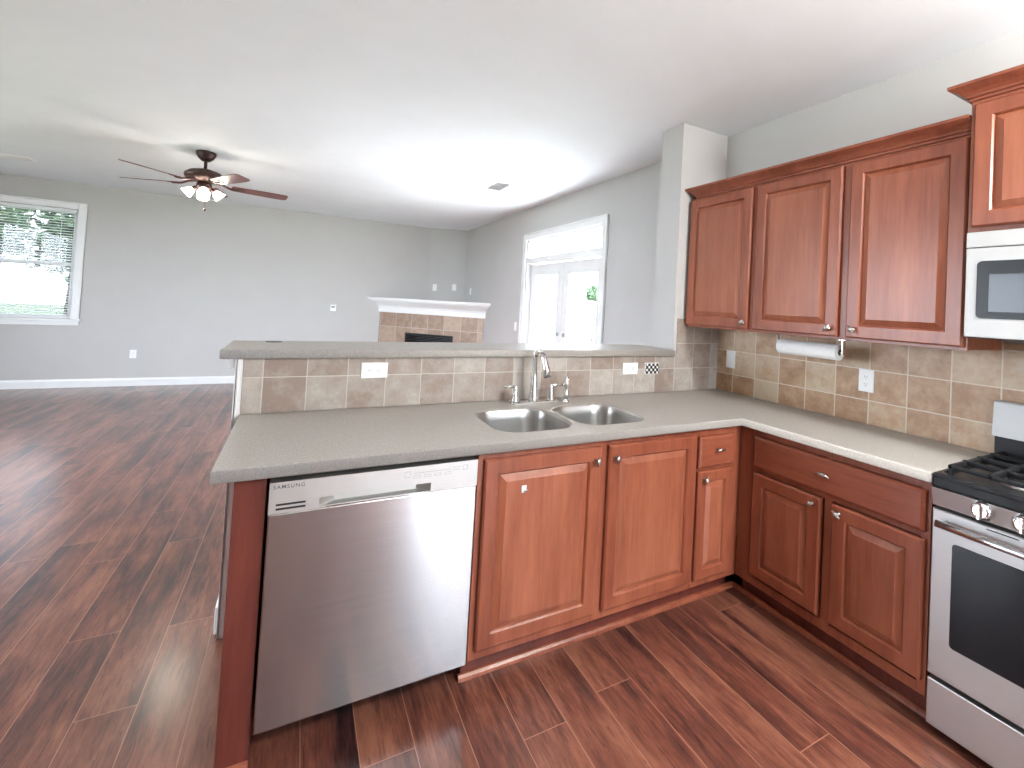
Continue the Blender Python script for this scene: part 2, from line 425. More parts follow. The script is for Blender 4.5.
def thing(name, label, cat, loc=(0, 0, 0), rz=0.0, group=None):
    o = bpy.data.objects.new(name, None); COL.objects.link(o); o.empty_display_size = 0.1
    o.location = loc; o.rotation_euler = (0, 0, rz)
    o['label'] = label; o['category'] = cat
    if group: o['group'] = group
    return o
def tag(o, label, cat, group=None):
    o['label'] = label; o['category'] = cat
    if group: o['group'] = group
    return o
def struct(o, label=None, cat=None):
    o['kind'] = 'structure'
    if label: o['label'] = label
    if cat: o['category'] = cat
    return o
def copy_tree(o, parent=None):
    c = o.copy(); COL.objects.link(c)
    if parent is not None: c.parent = parent
    for ch in list(o.children): copy_tree(ch, c)
    return c
def rrect(x0, x1, y0, y1, r, n=8):
    pts = []
    for cx, cy, a0 in ((x1 - r, y1 - r, 0), (x0 + r, y1 - r, 90), (x0 + r, y0 + r, 180), (x1 - r, y0 + r, 270)):
        for i in range(n + 1):
            a = math.radians(a0 + 90 * i / n); pts.append((cx + r * math.cos(a), cy + r * math.sin(a)))
    return pts
def slab(name, outer, holes, z0, z1, bev, mat):
    """flat slab with rounded edges and cut-outs, via a filled outline"""
    cu = bpy.data.curves.new(name, 'CURVE'); cu.dimensions = '2D'; cu.fill_mode = 'BOTH'
    cu.extrude = (z1 - z0) / 2 - bev; cu.bevel_depth = bev; cu.bevel_resolution = 2; cu.offset = -bev
    for pts in [outer] + holes:
        s = cu.splines.new('POLY'); s.points.add(len(pts) - 1); s.use_cyclic_u = True
        for p, q in zip(s.points, pts): p.co = (q[0], q[1], 0, 1)
    t = bpy.data.objects.new('outline', cu); COL.objects.link(t)
    dg = bpy.context.evaluated_depsgraph_get(); dg.update()
    me = bpy.data.meshes.new_from_object(t.evaluated_get(dg))
    bpy.data.objects.remove(t, do_unlink=True)
    me.name = name; me.materials.clear(); me.materials.append(M[mat])
    me.transform(Matrix.Translation((0, 0, (z0 + z1) / 2)))
    o = bpy.data.objects.new(name, me); COL.objects.link(o)
    return o
def lettering(name, text, size, mat, parent, loc, rot, depth=0.0004, align='LEFT', sx=1.0):
    cu = bpy.data.curves.new(name, 'FONT'); cu.body = text; cu.size = size; cu.extrude = depth; cu.align_x = align; cu.space_character = 1.2; cu.offset = size * 0.004
    t = bpy.data.objects.new('letters', cu); COL.objects.link(t)
    dg = bpy.context.evaluated_depsgraph_get(); dg.update()
    me = bpy.data.meshes.new_from_object(t.evaluated_get(dg)); bpy.data.objects.remove(t, do_unlink=True)
    me.materials.clear(); me.materials.append(M[mat]); me.transform(Matrix.Scale(sx, 4, (1, 0, 0)))
    o = bpy.data.objects.new(name, me); COL.objects.link(o); o.parent = parent; o.location = loc; o.rotation_euler = rot
    return o

# ------------------------------------------------------------------ dimensions (metres)
XR, YB, XL, YR, ZC = 2.61, 8.41, -4.60, -2.80, 2.7066      # right wall, back wall, left wall, rear wall, ceiling
YF = 1.642                                                # faces of the peninsula cabinets
XF = 2.055                                                # faces of the right-hand cabinets
CT = 0.914
YT, YJ, XJ = 2.3084, 2.5134, 2.188                         # bar wall front/back, end of the full-height wall
ZB = 1.1865

# ------------------------------------------------------------------ room shell
struct(MB().box((XL - 0.15, YR - 0.15, -0.1), (XR + 0.15, YB + 0.15, 0)).build('floor', 'floor'))
struct(MB().box((XL - 0.15, YR - 0.15, ZC), (XR + 0.15, YB + 0.15, ZC + 0.12)).build('ceiling', 'ceil'))
T = 0.14
def wall_with_holes(name, axis, pos0, pos1, lo, hi, holes):
    """axis 'x': wall runs along x between y=pos0..pos1; 'y': runs along y between x=pos0..pos1"""
    mb = MB()
    def bx(a0, a1, z0, z1):
        if a1 - a0 < 1e-5 or z1 - z0 < 1e-5: return
        if axis == 'x': mb.box((a0, pos0, z0), (a1, pos1, z1))
        else: mb.box((pos0, a0, z0), (pos1, a1, z1))
    cur = lo
    for a0, a1, z0, z1 in sorted(holes):
        bx(cur, a0, 0, ZC); bx(a0, a1, 0, z0); bx(a0, a1, z1, ZC); cur = a1
    bx(cur, hi, 0, ZC)
    return struct(mb.build(name, 'wall'))
PD = (3.80, 5.56, 0.0, 2.275)          # patio door opening
LW = (-3.56, -2.655, 0.905, 2.36)      # living window opening
wall_with_holes('wall_back', 'x', YB, YB + T, XL - T, XR + T, [LW])
wall_with_holes('wall_right', 'y', XR, XR + T, YR, YB, [PD])
SW = (2.4, 5.4, 0.55, 2.4)  # opening of an unseen window, added for fill light
wall_with_holes('wall_left', 'y', XL - T, XL, YR, YB, [SW])
BD = (1.38, 2.30, 0.0, 2.1)
wall_with_holes('wall_rear', 'x', YR - T, YR, XL - T, XR + T, [BD])
# bar wall: knee wall under the bar and the full-height stub beside the cabinets
struct(MB().box((-0.212, YT, 0), (XJ, YJ, ZB - 0.0405)).build('wall_bar', 'wall'))
struct(MB().box((XJ, YT, 0), (XR, YJ, ZC)).build('wall_stub', 'wall'))
# slanted chimney wall in the corner, above the mantel
struct(MB().prism([(2.02, YB), (XR, YB), (XR, 8.12)], 1.20, ZC).build('wall_corner', 'wall'))

# white end casing of the knee wall and moulding under the bar
struct(MB().box((-0.216, YT - 0.006, 0), (-0.193, YT, ZB - 0.0405)).box((-0.220, YT - 0.006, 0), (-0.212, YJ, ZB - 0.0405)).build('trim_1', 'trim'))
struct(MB().box((-0.246, YT + 0.02, ZB - 0.088), (-0.2205, YJ + 0.02, ZB - 0.0405), 0.004).build('trim_2', 'trim'))

def base_profile(h=0.11, t=0.014):
    return [(0, 0), (t, 0), (t, h - 0.025), (t * 0.55, h - 0.008), (t * 0.4, h), (0, h)]
mb = MB()
for a, c in ((XL, 1.2),):
    mb.prism([(YB - p, q) for p, q in base_profile()], a, c, 'x')
struct(mb.build('baseboard_back', 'trim'))
mb = MB()
for a, c in ((YJ, PD[0] - 0.09), (PD[1] + 0.09, 7.0)):
    mb.prism([(XR - p, q) for p, q in base_profile()], a, c, 'y')
struct(mb.build('baseboard_right', 'trim'))
struct(MB().prism([(XL + p, q) for p, q in base_profile()], YR, YB, 'y').build('baseboard_left', 'trim'))
struct(MB().box((-0.234, YT + 0.03, 0), (-0.2205, YJ + 0.014, 0.11), 0.003).box((-0.234, YJ + 0.0005, 0), (XR - 0.02, YJ + 0.014, 0.11), 0.003).build('baseboard_bar', 'trim'))

# ------------------------------------------------------------------ tile splash
def tilebox(name, a, c, mat):
    return struct(MB().box(a, c, 0.0015, 1).build(name, mat))
tilebox('trim_3', (-0.1925, YT - 0.0085, CT + 0.0005), (2.213, YT - 0.0005, ZB - 0.0405), 'tile_x')
tilebox('trim_4', (2.2135, YT - 0.0085, CT + 0.0005), (XR - 0.0095, YT - 0.0005, 1.397), 'tile_x')
tilebox('trim_5', (XR - 0.009, 0.0, CT + 0.0005), (XR - 0.0005, YT - 0.001, 1.385), 'tile_y')

# ------------------------------------------------------------------ windows and doors of the room
def casing(mb, axis, pos, sgn, a0, a1, z0, z1, w=0.085, t=0.018, sill=False):
    """flat casing round an opening on the face pos of a wall; sgn = into the room"""
    def bx(p0, p1, q0, q1, tt=t, off=0.0):
        lo, hi = pos + sgn * off, pos + sgn * (off + tt)
        if axis == 'x': mb.box((p0, lo, q0), (p1, hi, q1), 0.004, 1)
        else: mb.box((lo, p0, q0), (hi, p1, q1), 0.004, 1)
    bx(a0 - w, a0, z0 if not sill else z0 - 0.0, z1 + w); bx(a1, a1 + w, z0, z1 + w); bx(a0, a1, z1, z1 + w)
    bx(a0 - w - 0.001, a0 - w + 0.018, z0, z1 + w, 0.008, t); bx(a1 + w - 0.018, a1 + w + 0.001, z0, z1 + w, 0.008, t); bx(a0 - w, a1 + w, z1 + w - 0.018, z1 + w + 0.001, 0.008, t)
    if sill:
        bx(a0 - w - 0.02, a1 + w + 0.02, z0 - 0.03, z0, 0.05); bx(a0 - w, a1 + w, z0 - 0.085, z0 - 0.03, 0.014)

def root_struct(name, loc=(0, 0, 0)):
    o = bpy.data.objects.new(name, None); COL.objects.link(o); o.location = loc; o['kind'] = 'structure'; return o

def sash_window(name, axis, pos, sgn, a0, a1, z0, z1, zmid=None, cas=True, sill=True, nv=0):
    r = root_struct(name)
    if cas:
        mb = MB(); casing(mb, axis, pos, sgn, a0, a1, z0, z1, sill=sill); mb.build('casing', 'trim', r)
    depth = pos - sgn * 0.07
    def bx(mb, p0, p1, q0, q1, d0=-0.022, d1=0.022):
        if axis == 'x': mb.box((p0, depth + d0, q0), (p1, depth + d1, q1), 0.003, 1)
        else: mb.box((depth + d0, p0, q0), (depth + d1, p1, q1), 0.003, 1)
    mb = MB(); s = 0.05
    bx(mb, a0, a0 + s, z0, z1); bx(mb, a1 - s, a1, z0, z1); bx(mb, a0 + s, a1 - s, z0, z0 + s); bx(mb, a0 + s, a1 - s, z1 - s, z1)
    if zmid: bx(mb, a0 + s, a1 - s, zmid - 0.025, zmid + 0.025)
    for i in range(nv):
        a = a0 + (a1 - a0) * (i + 1) / (nv + 1); bx(mb, a - 0.04, a + 0.04, z0 + s, z1 - s)
    mb.build('sash_frame', 'trim', r)
    mb = MB()
    bx(mb, a0 + s - 0.004, a1 - s + 0.004, z0 + s - 0.004, z1 - s + 0.004, -0.003, 0.003)
    mb.build('pane', 'glass', r)
    return r
w1 = sash_window('window_1', 'x', YB, -1, *LW, zmid=1.625)
MB().box((LW[0] + 0.03, YB + 0.108, LW[2] + 0.03), (LW[1] - 0.03, YB + 0.1095, LW[3] - 0.03)).build('dimming_sheet', 'screen', w1)  # dark sheet added outside the glass to dim the bright outdoors
sash_window('fill_window', 'y', XL, 1, *SW, nv=1)  # added out of view to let more daylight in
# white slatted blind hanging in the living window
bl = thing('window_blind', 'white slatted blind hanging in the living room window', 'blind', (-3.11, YB + 0.022, 0.92))
mb = MB(); n = 40; za = 0.955 - 0.92; zb = 2.30 - 0.92
for i in range(n):
    z = za + (zb - za) * i / (n - 1); a = math.radians(10)
    c_, s_ = math.cos(a) * 0.018, math.sin(a) * 0.018
    mb.prism([(-c_, z - s_ - 0.001), (c_, z + s_ - 0.001), (c_, z + s_ + 0.0012), (-c_, z - s_ + 0.0012)], -0.435, 0.435, 'x')
mb.build('slats', 'blind', bl)
MB().box((-0.44, -0.024, 1.395), (0.44, 0.024, 1.435), 0.003).build('head_rail', 'blind', bl)
mb = MB()
for x in (-0.3, 0.0, 0.3): mb.box((x - 0.002, -0.0235, 0.02), (x + 0.002, -0.0225, 1.395))
mb.build('ladder_cord', 'blind', bl)

# patio doors: casing, frame, transom, two leaves
pd = root_struct('door_1')
mb = MB(); casing(mb, 'y', XR, -1, PD[0], PD[1], 0.0, PD[3], 0.085); mb.build('casing', 'trim', pd)
mb = MB(); XD = XR + 0.09
for a0, a1, z0, z1 in ((PD[0], PD[0] + 0.03, 0, PD[3]), (PD[1] - 0.03, PD[1], 0, PD[3]), (PD[0], PD[1], PD[3] - 0.03, PD[3]), (PD[0], PD[1], 1.965, 2.045)):
    mb.box((XR + 0.002, a0, z0), (XR + T, a1, z1), 0.002, 1)
mb.build('door_frame', 'trim', pd)
MB().box((XD - 0.003, PD[0] + 0.03, 2.045), (XD + 0.003, PD[1] - 0.03, PD[3] - 0.03)).build('transom_pane', 'glass', pd)
ym = 4.68
for nm, a0, a1, hy in (('door_leaf', PD[0] + 0.033, ym - 0.003, ym - 0.07), ('door_leaf', ym + 0.003, PD[1] - 0.033, ym + 0.07)):
    mb = MB(); st = 0.115
    for b0, b1, z0, z1 in ((a0, a0 + st, 0.01, 1.955), (a1 - st, a1, 0.01, 1.955), (a0 + st, a1 - st, 0.01, 0.25), (a0 + st, a1 - st, 1.955 - 0.13, 1.955)):
        mb.box((XD - 0.02, b0, z0), (XD + 0.022, b1, z1), 0.002, 1)
    for b0, b1, z0, z1 in ((a0 + st - 0.004, a0 + st + 0.018, 0.25, 1.825), (a1 - st - 0.018, a1 - st + 0.004, 0.25, 1.825), (a0 + st, a1 - st, 0.25, 0.27), (a0 + st, a1 - st, 1.806, 1.828)):
        mb.box((XD - 0.026, b0, z0), (XD - 0.018, b1, z1), 0.003, 1)
    lf = mb.build(nm, 'trim', pd)
    MB().box((XD - 0.004, a0 + st - 0.006, 0.244), (XD + 0.004, a1 - st + 0.006, 1.831)).build('pane', 'glass', lf)
    MB().lathe([(0.026, 0), (0.026, -0.008), (0.010, -0.012), (0.010, -0.04), (0.026, -0.05), (0.028, -0.062), (0.018, -0.072)], (XD - 0.02, hy, 0.96), 'x').lathe([(0.024, 0), (0.022, -0.01), (0.012, -0.014)], (XD - 0.02, hy, 1.10), 'x').build('door_knob', 'nickel', lf)
# sliding door behind the camera (breakfast area)
bd = root_struct('door_2')
mb = MB(); casing(mb, 'x', YR, 1, BD[0], BD[1], 0, BD[3]); mb.build('casing', 'trim', bd)
mb = MB()
for a0, a1 in ((BD[0], BD[0] + 0.09), (BD[1] - 0.09, BD[1])): mb.box((a0, YR - 0.09, 0), (a1, YR - 0.04, BD[3]), 0.002, 1)
mb.box((BD[0], YR - 0.09, BD[3] - 0.07), (BD[1], YR - 0.04, BD[3]), 0.002, 1).box((BD[0], YR - 0.09, 0), (BD[1], YR - 0.04, 0.09), 0.002, 1)
mb.build('door_frame', 'trim', bd)
MB().box((BD[0] + 0.066, YR - 0.068, 0.086), (BD[1] - 0.066, YR - 0.062, BD[3] - 0.066)).build('pane', 'glass', bd)

# ------------------------------------------------------------------ outdoors
struct(MB().box((-30, -30, -0.5), (40, 40, -0.25)).build('lawn', 'lawn'))
struct(MB().box((XR + 0.16, 2.8, -0.25), (7.5, 7.2, -0.06)).build('patio', 'concrete'))
struct(MB().box((-30, 13.0, -0.25), (30, 15.2, -0.22)).build('road', 'concrete'))
def tree(x, y, h, r, label):
    t = thing('tree', label, 'tree', (x, y, -0.25), 0, 'trees beyond the window')
    mb = MB(); mb.tube([(0, 0, 0), (0.05, 0.02, h * 0.3), (0, -0.03, h * 0.55), (0.06, 0, h * 0.8)], [0.09 * r, 0.07 * r, 0.05 * r, 0.02 * r], 10); mb.build('trunk', 'bark', t)
    mb = MB(); rng = random.Random(int(x * 31 + y * 7))
    for i in range(1100):
        th = rng.uniform(0, 2 * PI); ph = math.acos(rng.uniform(-1, 1)); rr = r * (0.45 + 0.55 * rng.random() ** 0.5) * (0.85 + 0.2 * math.sin(3 * th + ph * 2))
        c = Vector((rr * math.sin(ph) * math.cos(th), rr * math.sin(ph) * math.sin(th), h * 0.62 + rr * math.cos(ph) * 0.95))
        d1 = Vector((rng.gauss(0, 1), rng.gauss(0, 1), rng.gauss(0, 1))).normalized(); d2 = d1.orthogonal().normalized()
        s = rng.uniform(0.07, 0.14) * (0.6 + 0.4 * r)
        vs = [mb.bm.verts.new(c + d1 * s), mb.bm.verts.new(c + d2 * s * 0.6), mb.bm.verts.new(c - d1 * s), mb.bm.verts.new(c - d2 * s * 0.6)]
        mb.bm.faces.new(vs)
    mb.build('crown', 'leaf', t)
    return t
for x, y, h, r, lb in ((-7.55, 18.0, 4.6, 1.0, 'leafy tree seen through the left part of the window blind'),
                    (-5.45, 18.2, 4.5, 1.0, 'leafy tree seen through the right part of the window blind'),
                    (-7.0, 22.0, 5.2, 1.7, 'larger tree farther off behind the two trees beyond the blind')):
    tree(x, y, h, r, lb)
tree(12.6, 18.9, 3.9, 0.55, 'small green tree seen through the near patio door pane')

# ------------------------------------------------------------------ cabinet helpers (front faces -y, local x along the run)
def knob_at(parent, x, z, y, cross=False, rot=0.0):
    mb = MB()
    mb.lathe([(0.008, 0), (0.008, -0.002), (0.0045, -0.004), (0.0045, -0.016), (0.009, -0.019), (0.012, -0.023), (0.010, -0.027), (0.004, -0.029)], (x, y, z), 'y', 14)
    c, s = math.cos(rot), math.sin(rot)
    mb.tube([(x - 0.020 * c, y - 0.021, z - 0.020 * s), (x, y - 0.025, z), (x + 0.020 * c, y - 0.021, z + 0.020 * s)], [0.004, 0.0065, 0.004], 8)
    return mb.build('knob', 'nickel', parent)
def pull_at(parent, x, z, y):
    mb = MB()
    mb.lathe([(0.007, 0), (0.0045, -0.004), (0.0045, -0.016), (0.008, -0.02)], (x, y, z), 'y', 12)
    mb.tube([(x - 0.030, y - 0.019, z - 0.004), (x - 0.012, y - 0.024, z + 0.002), (x, y - 0.025, z + 0.003), (x + 0.012, y - 0.024, z + 0.002), (x + 0.030, y - 0.019, z - 0.004)], [0.003, 0.006, 0.0075, 0.006, 0.003], 10)
    return mb.build('knob', 'nickel', parent)
def raised_door(parent, x0, x1, z0, z1, y=0.0, fr=0.055, knob=None, kr=0.0, t=0.021):
    yf = y - t
    mb = MB()
    mb.rects([(x0, x1, z0, z1, y - 0.0005), (x0, x1, z0, z1, yf + 0.007), (x0 + 0.003, x1 - 0.003, z0 + 0.003, z1 - 0.003, yf + 0.004),
              (x0 + 0.007, x1 - 0.007, z0 + 0.007, z1 - 0.007, yf), (x0 + fr, x1 - fr, z0 + fr, z1 - fr, yf),
              (x0 + fr + 0.005, x1 - fr - 0.005, z0 + fr + 0.005, z1 - fr - 0.005, yf + 0.005), (x0 + fr + 0.008, x1 - fr - 0.008, z0 + fr + 0.008, z1 - fr - 0.008, yf + 0.011)], True, True)
    d = mb.build('door', 'cherry', parent)
    a = fr + 0.0082
    mb = MB()
    mb.rects([(x0 + a, x1 - a, z0 + a, z1 - a, yf + 0.0108), (x0 + a + 0.004, x1 - a - 0.004, z0 + a + 0.004, z1 - a - 0.004, yf + 0.009),
              (x0 + a + 0.024, x1 - a - 0.024, z0 + a + 0.024, z1 - a - 0.024, yf + 0.001), (x0 + a + 0.026, x1 - a - 0.026, z0 + a + 0.026, z1 - a - 0.026, yf - 0.0005)], True, True)
    mb.build('panel', 'cherrypanel', d)
    if knob: knob_at(d, knob[0], knob[1], yf, rot=kr)
    return d
def slab_drawer(parent, x0, x1, z0, z1, y=0.0, pull=None, t=0.021):
    yf = y - t; mb = MB()
    mb.rects([(x0, x1, z0, z1, y - 0.0005), (x0, x1, z0, z1, yf + 0.009), (x0 + 0.004, x1 - 0.004, z0 + 0.004, z1 - 0.004, yf + 0.004), (x0 + 0.012, x1 - 0.012, z0 + 0.012, z1 - 0.012, yf)], True, True)
    d = mb.build('drawer', 'cherryx', parent)
    if pull: pull_at(d, pull[0], pull[1], yf)
    return d
def carcass(parent, w, d, z0, z1, toe=True):
    MB().box((0.0005, 0.0202, z0), (w - 0.0005, d, z1)).build('body', 'cherry', parent)
    if toe: MB().box((0.0005, 0.062, 0.0), (w - 0.0005, d, z0 - 0.0005)).build('toe_kick', 'cherryred', parent)
def frame(parent, w, z0, z1, vs, hs):
    mb = MB()
    for a, c in vs: mb.box((a, 0, z0), (c, 0.02, z1), 0.001, 1)
    for a, c, e, g in hs: mb.box((a, 0, e), (c, 0.02, g), 0.001, 1)
    return mb.build('face_frame', 'cherry', parent)

# ------------------------------------------------------------------ peninsula base run
ZT = CT - 0.04
X0 = 0.618                                  # sink cabinet from here
ep = thing('end_panel', 'narrow red cherry end panel at the open end of the peninsula, left of the dishwasher', 'panel', (-0.140, YF, 0))
MB().box((0, 0, 0.0005), (0.084, YT - YF - 0.0005, ZT - 0.0005), 0.002, 1).build('panel', 'cherryred', ep)
MB().prism([(0, 0.0005), (-0.013, 0.0005), (-0.013, 0.016), (-0.008, 0.026), (-0.0005, 0.030), (-0.0005, 0.0005)][1:], 0.0, 0.084, 'x').build('shoe_moulding', 'cherry', ep)

sc = thing('sink_cabinet', 'cherry sink base cabinet with two tall raised-panel doors, beside the dishwasher', 'cabinet', (X0, YF, 0))
w = 1.118
carcass(sc, w, 0.655, 0.105, 0.66)
frame(sc, w, 0.105, ZT - 0.0005, [(0.0005, 0.03), (0.540, 0.596), (w - 0.03, w - 0.0005)], [(0.03, 0.540, 0.105, 0.15), (0.596, w - 0.03, 0.105, 0.15), (0.03, 0.540, 0.835, ZT - 0.0005), (0.596, w - 0.03, 0.835, ZT - 0.0005)])
MB().box((0.0005, 0.0202, 0.6605), (0.018, 0.655, ZT - 0.0005)).box((w - 0.018, 0.0202, 0.6605), (w - 0.0005, 0.655, ZT - 0.0005)).box((0.018, 0.640, 0.6605), (w - 0.018, 0.655, ZT - 0.0005)).build('side_panel', 'cherry', sc)
raised_door(sc, 0.022, 0.547, 0.142, 0.848, knob=(0.516, 0.794), kr=1.3)
raised_door(sc, 0.588, w - 0.012, 0.142, 0.848, knob=(0.618, 0.794), kr=1.3)
nc = thing('narrow_cabinet', 'narrow cherry base cabinet with one small drawer above a slim door, in the corner', 'cabinet', (X0 + w, YF, 0))
w2 = XF - X0 - w
carcass(nc, w2, 0.655, 0.105, ZT - 0.0005)
frame(nc, w2, 0.105, ZT - 0.0005, [(0.0005, 0.025), (0.235, w2 - 0.0005)], [(0.025, 0.235, 0.105, 0.15), (0.025, 0.235, 0.66, 0.69), (0.025, 0.235, 0.832, ZT - 0.0005)])
slab_drawer(nc, 0.008, 0.252, 0.683, 0.838, pull=(0.130, 0.770))
raised_door(nc, 0.008, 0.250, 0.142, 0.668, fr=0.05, knob=(0.040, 0.632), kr=1.3)
# shoe moulding in front of the toe kicks
mb = MB()
mb.prism([(YF + 0.0615, 0.0005), (YF + 0.043, 0.0005), (YF + 0.045, 0.012), (YF + 0.053, 0.02), (YF + 0.0615, 0.022)], X0 - 0.012, XF + 0.05, 'x')
struct(mb.build('trim_6', 'cherry'))

# ------------------------------------------------------------------ right-hand base cabinet (front faces -x)
ra = math.radians(-90)
YC0 = 1.562; wr = YC0 - 0.812
rc = thing('drawer_base_cabinet', 'dark cherry base cabinet with one wide drawer over two doors, beside the stove', 'cabinet', (XF, YC0, 0), ra)
carcass(rc, wr, 0.53, 0.105, ZT - 0.0005)
frame(rc, wr, 0.105, ZT - 0.0005, [(0.0005, 0.03), (0.365, 0.40), (wr - 0.03, wr - 0.0005)], [(0.03, 0.365, 0.105, 0.145), (0.40, wr - 0.03, 0.105, 0.145), (0.03, 0.365, 0.665, 0.69), (0.40, wr - 0.03, 0.665, 0.69), (0.03, 0.365, 0.842, ZT - 0.0005), (0.40, wr - 0.03, 0.842, ZT - 0.0005)])
slab_drawer(rc, 0.012, wr - 0.014, 0.688, 0.840, pull=(0.372, 0.772))
raised_door(rc, 0.014, 0.358, 0.160, 0.662, knob=(0.322, 0.630), kr=0.6)
raised_door(rc, 0.406, wr - 0.012, 0.160, 0.662, knob=(0.436, 0.630), kr=-0.6)
fp = thing('corner_filler', 'plain cherry filler strip in the inner corner of the base cabinets', 'filler', (XF, YF, 0), ra)
MB().box((0.0015, 0.0, 0.105), (YF - YC0 - 0.0005, 0.02, ZT - 0.0005), 0.001, 1).build('strip', 'cherry', fp)
MB().box((0.0, 0.062, 0.0005), (YF - YC0 - 0.0005, 0.08, 0.1045)).build('toe_kick', 'cherryred', fp)
struct(MB().prism([(XF + 0.0615, 0.0005), (XF + 0.045, 0.0005), (XF + 0.047, 0.012), (XF + 0.053, 0.02), (XF + 0.0615, 0.022)], 0.812, YF + 0.06, 'y').build('trim_7', 'cherry'))

# ------------------------------------------------------------------ worktop, sink, faucet
YCF, XCL, XCI = YF - 0.03, -0.195, XF - 0.03
bowlL = rrect(0.735, 1.110, 1.712, 2.115, 0.105, 10); bowlR = rrect(1.140, 1.515, 1.712, 2.105, 0.105, 10)
ct = slab('worktop', [(XCL, YCF), (XCI, YCF), (XCI, 0.806), (XR - 0.0095, 0.806), (XR - 0.0095, YT - 0.009), (XCL, YT - 0.009)], [bowlL, bowlR], ZT, CT, 0.005, 'counter')
tag(ct, 'L-shaped beige speckled worktop running from the peninsula to the stove', 'worktop')
bar = slab('bar_top', [(-0.273, YT - 0.03), (2.183, YT - 0.03), (2.183, YJ + 0.16), (-0.273, YJ + 0.16)], [], ZB - 0.04, ZB, 0.006, 'counter')
tag(bar, 'raised grey speckled bar top on the tiled half wall', 'bar top')
sk = thing('double_sink', 'stainless double-bowl sink let into the worktop below the faucet', 'sink', (1.12, 1.90, CT - 0.005))
def bowl(x0, x1, y0, y1):
    ox, oy = 1.12, 1.90; mb = MB(); rings = []
    for e, z, r in ((-0.0012, 0.001, 0.104), (-0.004, 0.0, 0.102), (-0.007, -0.006, 0.10), (-0.010, -0.05, 0.098), (-0.018, -0.15, 0.095), (-0.028, -0.178, 0.09), (-0.05, -0.192, 0.07), (-0.12, -0.196, 0.03)):
        rings.append([(p[0] - ox, p[1] - oy, z) for p in rrect(x0 - e, x1 + e, y0 - e, y1 + e, r, 8)])
    mb.loops(rings, False, True, True)
    b = mb.build('bowl', 'sinksteel', sk)
    cx, cy = (x0 + x1) / 2 - ox, (y0 + y1) / 2 - oy
    MB().lathe([(0.045, 0), (0.045, 0.003), (0.038, 0.004), (0.034, 0.001), (0.010, 0.001), (0.008, 0.006), (0.002, 0.007)], (cx, cy, -0.1957), 'z', 20).build('drain', 'chrome', b)
bowl(0.735, 1.110, 1.712, 2.115); bowl(1.140, 1.515, 1.712, 2.105)

fx, fy = 1.118, 2.205
fc = thing('kitchen_faucet', 'chrome kitchen faucet with hanging spray head and two lever handles, behind the sink', 'faucet', (fx, fy, CT))
MB().loops([[(p[0], p[1], z) for p in rrect(-0.132 + e, 0.150 - e, -0.028 + e, 0.028 - e, 0.026 - e, 6)] for e, z in ((0, 0.0003), (0, 0.006), (0.004, 0.010))], True, True, False).build('deck_plate', 'chrome', fc)
MB().lathe([(0.027, 0.0102), (0.026, 0.02), (0.022, 0.06), (0.017, 0.12), (0.0135, 0.18), (0.012, 0.23), (0.0125, 0.262), (0.010, 0.275), (0.005, 0.280)], (0, 0, 0), 'z', 20).build('body', 'chrome', fc)
MB().tube([(0.0, 0.0, 0.245), (0.002, -0.02, 0.275), (0.006, -0.042, 0.280), (0.011, -0.062, 0.268)], [0.011, 0.012, 0.0125, 0.0135], 14).build('spout', 'chrome', fc)
sp = MB().tube([(0.012, -0.064, 0.265), (0.014, -0.075, 0.240), (0.020, -0.090, 0.195), (0.025, -0.102, 0.155)], [0.013, 0.0145, 0.019, 0.022], 16).build('spray_head', 'chrome', fc)
MB().tube([(0.025, -0.1022, 0.1545), (0.0257, -0.1038, 0.149)], [0.019, 0.018], 16).build('nozzle', 'greyprint', sp)
for sgn, hx, nm in ((-1, -0.105, 'handle'), (1, 0.105, 'handle')):
    h = MB().lathe([(0.024, 0.0102), (0.022, 0.018), (0.015, 0.05), (0.011, 0.075), (0.012, 0.088), (0.007, 0.096)], (hx, 0, 0), 'z', 16).build(nm, 'chrome', fc)
    MB().tube([(hx - sgn * 0.006, 0, 0.088), (hx + sgn * 0.03, 0, 0.091), (hx + sgn * 0.07, -0.005, 0.091)], [0.008, 0.0065, 0.006], 10).build('lever', 'chrome', h)
sd = thing('side_sprayer', 'small chrome side sprayer standing right of the faucet', 'sprayer', (1.307, 2.185, CT))
MB().lathe([(0.024, 0.0003), (0.023, 0.008), (0.015, 0.014), (0.013, 0.02)], (0, 0, 0), 'z', 16).build('base', 'chrome', sd)
MB().lathe([(0.012, 0.0202), (0.018, 0.03), (0.019, 0.045), (0.014, 0.062), (0.016, 0.075), (0.018, 0.10), (0.016, 0.122), (0.009, 0.135), (0.005, 0.14)], (0, 0, 0), 'z', 16).build('handle', 'chrome', sd)

# ------------------------------------------------------------------ dishwasher
dw = thing('dishwasher', 'stainless steel dishwasher under the peninsula worktop, left of the sink cabinet', 'dishwasher', (-0.050, YF, 0))
W_ = 0.662
MB().box((0.002, 0.022, 0.105), (W_ - 0.002, 0.60, 0.868)).box((0.01, 0.13, 0.0005), (W_ - 0.01, 0.58, 0.1045)).build('tub', 'dark', dw)
ZS = 0.762
MB().box((0.003, -0.022, 0.112), (W_ - 0.003, 0.0215, ZS - 0.0005), 0.004, 2).build('door', 'steel', dw)
